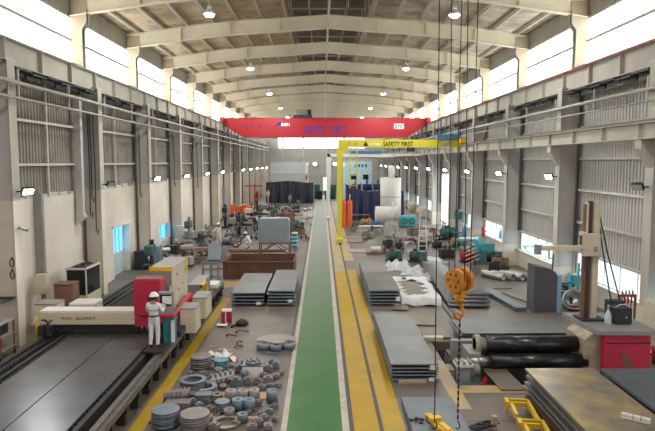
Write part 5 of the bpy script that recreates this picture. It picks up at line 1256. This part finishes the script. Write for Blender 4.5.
x, y = at_(395.5, 245); t = thing('drum', 'grey-green drum in front of the tank pedestal', 'drum', (x, y, 0)); MB().lathe([(.27, 0), (.29, .02), (.29, .3), (.31, .32), (.29, .34), (.29, .6), (.31, .62), (.29, .64), (.29, .95), (.26, .95)], n=18).build('drum_body', M('grey_green_drum', (.28, .32, .31), .5), t); BX(-.05, .05, -.05, .05, .95, .99).build('bung', darkm, t)
x, y = at_(408, 227.5); t = thing('teal_machine', 'bright teal machine box beside the white tanks', 'machine', (x, y, 0)); BX(-.75, .75, 0, .9, .1, 1.1).build('body', cyan, t, bevel=.03); BX(-.7, .7, .05, .85, 0, .1).build('plinth', darkm, t)
for k in range(2): MB().ring((0, 0, 0), .12, .3, .05, 16).build('fan_ring', tealdk, t, (-.35 + .7 * k, -.02, .6), (PI / 2, 0, 0))
x, y = at_(423, 240); bench(x, y, 2.0, 'rusty brown bench beside the white ladder', rustf, rust, 0, .9)
x, y = at_(407, 244); bench(x, y, 1.6, 'long low dark bench in front of the tanks', darkm, plate_br, 0, .4)
x, y = at_(371, 232); bench(x, y, 2.2, 'pale low bench in front of the navy tarpaulin', M('pale_bench', (.45, .43, .4), .6), whitem, .05, .5)
x, y = at_(358, 224); bench(x, y, 2.4, 'rusty pipe frame bench beside the orange cylinders', rustf, rustf, 0, .9)
x, y = at_(377, 228); motor(x, y, 'dark blue motor unit under the white horizontal tank', bluem, .5, 1.2)
x, y = at_(366, 226); motor(x, y, 'ochre motor unit before the navy tarpaulin', yelm if False else M('ochre_paint', (.4, .28, .1), .6), .2, 1.2)
# floor plates, motors
for k, (px, py, lx, ly) in enumerate(((358, 253, 1.2, 1.6), (356, 243, 1.3, 1.6), (351, 238, 1.2, .8))):
    x, y = at_(px, py); tag(BX(-lx / 2, lx / 2, -ly / 2, ly / 2, 0, .05).build('floor_plate', [M('pale_floor_plate', (.36, .33, .31), .5, .3), plate_br][k % 2], None, (x, y + ly / 2, 0.006)), ('flat pale plate on the floor beside the yellow gantry leg', 'flat brown plate behind the pale floor plate', 'small pale plate nearest the orange cylinders')[k], 'steel plate')
x, y = at_(394, 261); motor(x, y, 'dark green motor unit behind the white plastic film, the one closer to the walkway', tealdk, .3, 1.1)
x, y = at_(418, 262); motor(x, y, 'dark green motor unit behind the white plastic film, the one closer to the window wall', tealdk, -.5, 1.2)
x, y = at_(378, 254); t = thing('pump_skid', 'pale pump on a skid beside the flat pale plate', 'pump', (x, y, 0)); BX(-.8, .8, -.25, .25, 0, .12).build('skid', rustf, t); MB().cyl((-.5, 0, .35), (.2, 0, .35), .18).build('pump_body', whitem, t); MB().ring((0, 0, 0), .1, .26, .08, 14).build('flange', machgrey, t, (.3, 0, .35), (0, PI / 2, 0)); MB().cyl((.45, 0, .12), (.45, 0, .55), .08).build('outlet', tealdk, t)
# white film heap and wrapped pallet
def film(px, py, lx, ly, amp, label, seed, group=None, z=0.02, rz=0):
    random.seed(seed); ph = [random.uniform(0, 6) for _ in range(8)]; x, y = at_(px, py)
    def f(u, v):
        e = min(1, 6 * min(u, 1 - u, v, 1 - v)) ; wob = .12 * math.sin(9 * v + ph[5]) if u in (0, 1) else 0
        h = abs(math.sin(7 * u + ph[0] + 2 * math.sin(5 * v + ph[1])) * math.cos(6 * v + ph[2] + math.sin(8 * u + ph[3]))) + .5 * abs(math.sin(17 * u + 13 * v + ph[4]))
        return ((u - .5) * lx + .1 * ly * math.sin(7 * v + ph[6]), (v - .5) * ly + .12 * lx * math.sin(6 * u + ph[7]) * .6, amp * e * h)
    o = MB().grid(f, 26, 22).build('plastic_film', plastic, None, (x, y, z), (0, 0, rz)); tag(o, label, 'plastic film', group)
film(398, 268, 1.2, 2.0, .32, 'crumpled white plastic film heap behind the plate stack', 1)
film(413, 273, 1.3, 1.6, .28, 'crumpled white plastic film heap in the middle of the floor', 2)
film(433, 263, 1.3, 1.6, .1, 'thin white plastic film spread toward the bowed sheets', 4)
film(424, 279, 1.0, 1.2, .25, 'small white plastic film tuft trailing toward the bowed sheets', 9)
c = G(401, 306); t = thing('wrapped_sheet', 'pallet of sheet wrapped in white plastic with teal edge', 'wrapped pallet', (3.78, 26.0, 0), -.03)
BX(-.2, 1.35, 0, 5.0, .12, .3).build('sheet_pack', plate_br, t)
for k in range(4): BX(-.2, 1.3, .2 + 1.4 * k, .35 + 1.4 * k, 0, .12).build('bearer', wooddk, t)
BX(-.05, .95, -.02, .0, .1, .3).build('teal_edge', teal, t)
def wf(u, v):
    e = .5 + .5 * math.sin(11 * u + 2 * math.sin(9 * v)) * math.cos(8 * v)
    return (-.28 + 1.75 * u + .05 * math.sin(13 * v), -.25 + 5.2 * v + .06 * math.sin(15 * u), .31 + .08 * e * e - (.28 if v in (0,) else 0))
mb = MB().grid(wf, 24, 30); keep = [i for i, fc in enumerate(mb.f) if not (.14 + .06 * math.sin(9 * mb.v[fc[0]][1]) < (mb.v[fc[0]][0] + .28) / 1.75 < .72 + .1 * math.sin(7 * mb.v[fc[0]][1]) and .16 < (mb.v[fc[0]][1] + .25) / 5.2 < .78)]
mb.f = [mb.f[i] for i in keep]; mb.m = [mb.m[i] for i in keep]; mb.sm = [mb.sm[i] for i in keep]; mb.build('film', plastic, t)
BX(.2, .4, 4.2, 4.5, .34, .42).build('teal_roll', teal, t)
# long rack bars between wrapped pallet and sheets
x, y = at_(437, 300)
for k in range(6): tag(BX(-.04, .04, -2.2, 2.2, 0, .05).build('steel_bar', [darkm, steel_d][k % 2], None, (5.3 + .09 * k, 25.2, .0), (0, 0, -.02)), 'long thin dark bar in the bundle beside the wrapped pallet', 'steel bar', 'bundle of thin dark bars')
# ladder
x, y = at_(428, 262); t = thing('step_ladder', 'white A-frame ladder in front of the tall open doorway', 'ladder', (x, y, 0), -.2)
for s in (-1, 1):
    MB().bar((s * .3, -.0, 0), (s * .18, .9, 3.0), .04).build('front_rail', whitem, t); MB().bar((s * .3, 1.9, 0), (s * .18, .95, 3.0), .05).build('rear_rail', whitem, t)
for k in range(8): q = (k + 1) / 9; BX(-.28 + .1 * q, .28 - .1 * q, .9 * q - .03, .9 * q + .03, 3 * q, 3 * q + .04).build('step', whitem, t)
# wall side equipment on the right
x, y = at_(457, 243); t = drill(x, y, 'dark green drilling machine beside the blue gas cylinder', tealdk, tealdk, 2.4)
x, y = at_(449, 239); motor(x, y, 'grey-green machine unit at the foot of the tall open doorway', tealdk, .3, 1.6)
x, y = at_(458, 247); motor(x, y, 'olive yellow pump unit before the dark green drilling machine', M('olive_paint', (.25, .2, .08), .6), .2, 1.2)
x, y = at_(467, 247); cyl_gas(x, y, 'tall blue gas cylinder beside the grey column', gasblue, h=1.45, r=.17)
x, y = at_(479, 246); cyl_gas(x, y, 'slim teal gas cylinder with white cap by the grey column', teal, h=1.6, r=.1)
cc = [(468, 262, redm, 'red pump unit on the floor before the grey column', 1.1), (477, 256, machgrey, 'grey pump unit behind the red pump unit', 1.0), (494, 262, tealdk, 'dark green motor unit under the bright low window', 1.2), (447, 252, darkm, 'small dark motor unit in the clear floor area', .7), (437, 248, darkm, 'small dark gearbox near the ladder foot', .8), (500, 268, rustf, 'rusty motor unit beside the cyan machine', 1.1)]
for px, py, m, lab, s in cc: x, y = at_(px, py); motor(x, y, lab, m, random.uniform(-1, 1), s)
x, y = at_(489, 252); x = 10.55; t = thing('cyan_table', 'cyan covered table under the low window', 'table', (x, y, 0), .1); BX(-.8, .8, 0, 1.2, .75, .85).build('table_top', cyan, t)
for sx in (-.75, .68):
    for yy in (.05, 1.1): BX(sx, sx + .06, yy, yy + .06, 0, .75).build('leg', cyan, t)
film_t = thing('paper_pile', 'white sheets spread on the cyan covered table', 'sheet', (x, y + .3, .86)); MB().grid(lambda u, v: (-.7 + 1.4 * u, .7 * v, .02 + .05 * abs(math.sin(6 * u + 5 * v))), 10, 6).build('sheet', paper, film_t)
x, y = at_(500, 246); cyl_gas(x + .1, y, 'blue gas cylinder standing beside the cyan covered table', gasblue, h=1.2, r=.2)
# cyan machine near the grey column with white bars
x, y = at_(513, 270); x = 9.9; OCC.append((9.6, y, 2.4)); t = thing('tube_machine', 'cyan tube-cutting machine with white roller bars', 'machine', (x, y, 0), .1)
BX(-.35, .35, 0, 1.0, 0, .9).build('base', tealdk, t); BX(-.45, .1, .1, .9, .9, 1.8).build('head', cyan, t, bevel=.04); MB().cyl((-.3, -.1, 1.0), (-.3, -.1, 2.1), .14).build('cyan_cylinder', cyan, t); BX(.1, 1.1, .2, .7, .95, 1.5).build('arm', teal, t, bevel=.03)
t.scale = (.75, .8, .85)
for k in range(5): MB().cyl((-1.7, -.9 + .25 * k, .25 + .22 * k), (-.3, -.2 + .2 * k, .5 + .25 * k), .025, n=8).build('roller_bar', whitem, t)
x, y = at_(529, 262); bench(x + .5, y, 2.0, 'dark green bench carrying the cyan tube machine', tealdk, teal, .05, 1.0)
for k in range(4):
    tag(MB().ring((0, 0, 0), .15, .19, 1.5, 14).build('steel_tube', [chromem, machgrey][k % 2], None, (8.9 + .5 * k, 32.6, .195), (PI / 2, 0, .55)), 'short bright pipe lying in the row behind the bowed sheets', 'pipe', 'bright pipes in a row')
tag(BX(-1.2, 1.2, -.03, .03, 0, .04).build('red_bar', rustf, None, (8.3, 29.3, .0), (0, 0, .05)), 'thin brown bar on the floor behind the strip plates', 'steel bar')
# shelf-like arm frame between column and window (second bay)
# round pot, cables and cyan rig behind the upright plate
x, y = at_(569, 312); t = thing('steel_pot', 'dark round steel dished end with bright inside behind the upright plate', 'dished end', (x + .35, y + .4, .4)); MB().lathe([(.05, -.35), (.3, -.28), (.45, -.05), (.48, .12), (.44, .12), (.4, -.03), (.25, -.22), (.05, -.28)], n=24).build('dish', chromem, t, rot=(.9, 0, -.3)); BX(-.3, .3, -.2, .4, -.4, -.25).build('stand', darkm, t); BX(-.04, .04, .2, .28, -.3, .1).build('prop', darkm, t)
x, y = at_(560, 300); t = thing('cable_pile', 'tangled black hoses between the upright plate and dished end', 'hose', (x + .2, y + .3, 0))
for k in range(6): MB().tube([(.35 * math.cos(a * .7 + k) + .1 * k - .2, .3 * math.sin(a * .7 + k), .1 + .12 * k + .05 * math.sin(a)) for a in range(10)], .035, 6).build('hose_loop', rubber, t)
x, y = at_(584, 306); t = thing('cyan_rig', 'cyan valve rig with upright pipes beside the manipulator column', 'rig', (x - .3, y, 0))
for dx, h in ((-.35, 1.5), (0, 1.9), (.25, 1.4)): MB().cyl((dx, 0, 0), (dx, 0, h), .06, n=10).build('upright_pipe', cyan, t)
MB().cyl((-.5, 0, 1.1), (.5, 0, 1.1), .1, n=12).build('cross_pipe', cyan, t); BX(-.3, .25, -.15, .2, 1.0, 1.35).build('valve_block', teal, t); MB().ring((0, 0, 0), .12, .16, .03, 14).build('hand_wheel', cyan, t, (.1, -.1, 1.6)); BX(-.45, .4, -.15, .15, 0, .05).build('foot', darkm, t)
t = thing('lance_post', 'thin dark post leaning by the upright plate', 'post', (10.6, 27.2, 0)); MB().cyl((0, 0, 0), (.05, 0, 2.1), .04, n=8).build('post', darkm, t); BX(-.12, .12, -.12, .12, 0, .04).build('foot', darkm, t)
# ---- column-and-boom welding manipulator on the roll deck
wm = thing('welding_manipulator', 'cream column-and-boom welding manipulator standing on the roll machine deck', 'manipulator', (8.45, 18.55, 1.345))
BX(-.35, .4, -.3, .35, 0, .06).build('base_plate', darkm, wm)
BX(-.27, -.17, -.06, .06, .06, 3.65).build('guide_column', rustf, wm); BX(-.13, -.03, -.08, .08, .06, 3.75).build('screw_column', M('dark_brown_screw', (.07, .05, .035), .6), wm); BX(.02, .2, -.1, .1, .06, 3.7).build('main_column', machcream, wm)
BX(-.22, -.16, -.1, .1, 2.3, 3.7).build('rack', machcream, wm)
BX(-.36, .16, -.28, -.1, 2.05, 2.75).build('slide_head', machcream, wm, bevel=.02); BX(-.42, -.3, -.32, -.02, 2.3, 2.8).build('head_box', machcream, wm); BX(-.05, .05, -.32, -.28, 2.2, 2.35).build('dial', machgrey, wm)
BX(-1.75, -.3, -.2, -.05, 2.22, 2.36).build('boom', machcream, wm); BX(-1.8, -1.65, -.24, 0, 2.1, 2.4).build('boom_end', machgrey, wm)
for k in range(4): BX(-.43, -.42, -.3 + .06 * k, -.27 + .06 * k, 2.4, 2.7).build('vent_slot', blackm, wm)
cb = thing('support_cables', 'pair of dark stay cables running from the manipulator top to the deck', 'cable', (8.65, 18.7, 1.345))
MB().tube([(0, 0, 3.6), (.3, .2, 2.3), (.72, .3, .45)], .022, 6).build('cable', rubber, cb); MB().tube([(.02, 0, 3.6), (.5, .2, 2.0), (1.0, .3, .5)], .022, 6).build('cable', rubber, cb); BX(.6, 1.1, .2, .5, 0, .5).build('anchor_box', darkm, cb)
t = thing('control_box', 'black control box on the roll machine deck', 'box', (9.25, 17.9, 1.345)); BX(-.27, .25, 0, .5, .02, .5).build('box_body', blackm, t, bevel=.02); BX(-.25, .23, .02, .48, 0, .02).build('foot_frame', darkm, t); MB().tube([(-.25, .1, .5), (-.1, .1, .6), (.1, .1, .6), (.22, .1, .5)], .015, 6).build('handle', whitem, t); BX(.05, .09, -.005, 0, .2, .24).build('indicator', paper, t)
cyl_gas(8.8, 18.0, 'pale cyan small gas bottle beside the black control box', M('pale_cyan_paint', (.5, .66, .66), .4), h=.42, r=.1, z=1.345)
t = thing('red_hoses', 'red hose rack against the low window by the grey column', 'hose', (10.9, 20.9, 0))
for k in range(4): MB().tube([(.12 * k - .2, 0, 0), (.12 * k - .22, .05, 1.2), (.12 * k - .15, .1, 1.75), (.12 * k - .05, .05, 1.3)], .025, 6).build('red_hose', redm, t)
BX(-.3, .35, .08, .14, 1.5, 1.58).build('rack_bar', rustf, t); BX(-.3, -.24, .08, .14, 0, 1.5).build('rack_post', rustf, t); BX(.29, .35, .08, .14, 0, 1.5).build('rack_post', rustf, t)
cabinet('switch_cabinet', 'cream switch cabinet against the right masonry by the roll machine', 10.75, 11.3, 18.8, 19.6, 1.75, machcream, 1)
t = thing('red_valve', 'red hydrant hand wheel on the floor by the switch cabinet', 'valve', (10.4, 18.2, 0)); MB().cyl((0, 0, 0), (0, 0, .5), .07).build('standpipe', redm, t); MB().ring((0, 0, .5), .12, .16, .03, 14).build('hand_wheel', redm, t); BX(-.15, .01, -.02, .02, .5, .53).build('spoke', redm, t)
# fire hose box, red wall items on far column
t = thing('fire_extinguisher', 'red fire extinguisher hanging on the window wall behind the grey column', 'extinguisher', (11.85, 43.5, .9)); MB().lathe([(.1, 0), (.12, .05), (.12, .6), (.05, .7)], n=12).build('cylinder_body', redm, t); MB().tube([(.0, 0, .7), (-.1, 0, .75), (-.15, 0, .4)], .02, 6).build('hose', rubber, t); BX(.1, .2, -.05, .05, .3, .4).build('bracket', darkm, t)

# ---- the many small castings, crates and stands that fill both machine areas
def c_valve(x, y, rz, m, lab, grp):
    t = thing('valve_casting', lab, 'valve', (x, y, 0), rz, grp); MB().cyl((-.3, 0, .25), (.3, 0, .25), .17, n=12).build('body', m, t)
    for s in (-1, 1): MB().cyl((s * .3 - .03, 0, .25), (s * .3 + .03, 0, .25), .25, n=14).build('flange', m, t)
    MB().cyl((0, 0, .3), (0, 0, .7), .08, n=10).build('bonnet', darkm, t); MB().ring((0, 0, .7), .12, .17, .03, 12).build('hand_wheel', redm, t)
def c_crate(x, y, rz, m, lab, grp):
    t = thing('parts_crate', lab, 'crate', (x, y, 0), rz, grp)
    for z in (.08, .25, .42):
        for sy in (-1, 1): BX(-.45, .45, sy * .3 - .02, sy * .3 + .02, z, z + .12).build('slat', m, t)
        for sx in (-1, 1): BX(sx * .43 - .02, sx * .43 + .02, -.28, .28, z, z + .12).build('slat', m, t)
    BX(-.42, .42, -.28, .28, .02, .08).build('bottom', m, t)
    for sx in (-1, 1):
        for sy in (-1, 1): BX(sx * .4 - .03, sx * .4 + .03, sy * .26 - .03, sy * .26 + .03, 0, .56).build('corner_post', m, t)
def c_stand(x, y, rz, m, lab, grp):
    t = thing('pipe_stand', lab, 'stand', (x, y, 0), rz, grp)
    for k in range(3): a = k * 2.1; MB().bar((.35 * math.cos(a), .35 * math.sin(a), 0), (0, 0, .7), .05).build('leg', m, t)
    MB().cyl((0, 0, .65), (0, 0, 1.1), .05, n=8).build('post', m, t); MB().prism([(-.2, 1.3), (-.2, 1.22), (0, 1.08), (.2, 1.22), (.2, 1.3), (0, 1.16)], -.05, .05, 'y').build('cradle', m, t)
def c_shaft(x, y, rz, m, lab, grp):
    t = thing('machine_shaft', lab, 'machine part', (x, y, 0), rz, grp); MB().cyl((-.8, 0, .28), (.8, 0, .28), .09, n=12).build('shaft', chromem, t)
    for q, r in ((-.45, .26), (.1, .22), (.5, .26)): MB().cyl((q - .05, 0, .28), (q + .05, 0, .28), r, n=16).build('collar', m, t)
    for q in (-.7, .7): BX(q - .06, q + .06, -.15, .15, 0, .2).build('chock', wooddk, t)
TYPES = [(c_valve, 'flanged valve casting with red hand wheel'), (c_crate, 'slatted steel parts crate'), (c_stand, 'three-legged pipe stand with cradle'), (c_shaft, 'bright machine shaft with collars on chocks')]
random.seed(42)
pm = [machgrey, rustf, darkm, tealdk, greyblue, purpp, M('pale_casting', (.42, .40, .37), .6), machgrey]
def scatter(n, x0, x1, y0, y1, where, excl=()):
    placed = 0; tries = 0
    while placed < n and tries < n * 30:
        tries += 1; px, py = random.uniform(x0, x1), random.uniform(y0, y1); c = G(px, py)
        if c.x < -10 or c.x > 10.6 or -1.3 < c.x < 2.3: continue
        if any((c.x - ox) ** 2 + (c.y - oy) ** 2 < (.55 + r_ * .7) ** 2 for ox, oy, r_ in OCC): continue
        if any(a <= c.x <= b and e <= c.y <= f for a, b, e, f in excl): continue
        OCC.append((c.x, c.y, .8)); k = placed % 4; fn, nm = TYPES[k]; m = pm[random.randrange(len(pm))]
        fn(c.x, c.y, random.uniform(-1.5, 1.5), m, nm + ' ' + where, nm + ' ' + where); placed += 1
scatter(40, 222, 300, 208, 240, 'in the left machine row', ((-6.5, -1.2, 30, 38),))
scatter(14, 150, 222, 236, 262, 'beside the cream columns', ((-8.6, -4.4, 9, 29),))
scatter(16, 345, 440, 224, 258, 'on the floor around the white tanks')
scatter(14, 440, 520, 232, 275, 'along the low window wall', ((5, 8.2, 24, 37),))
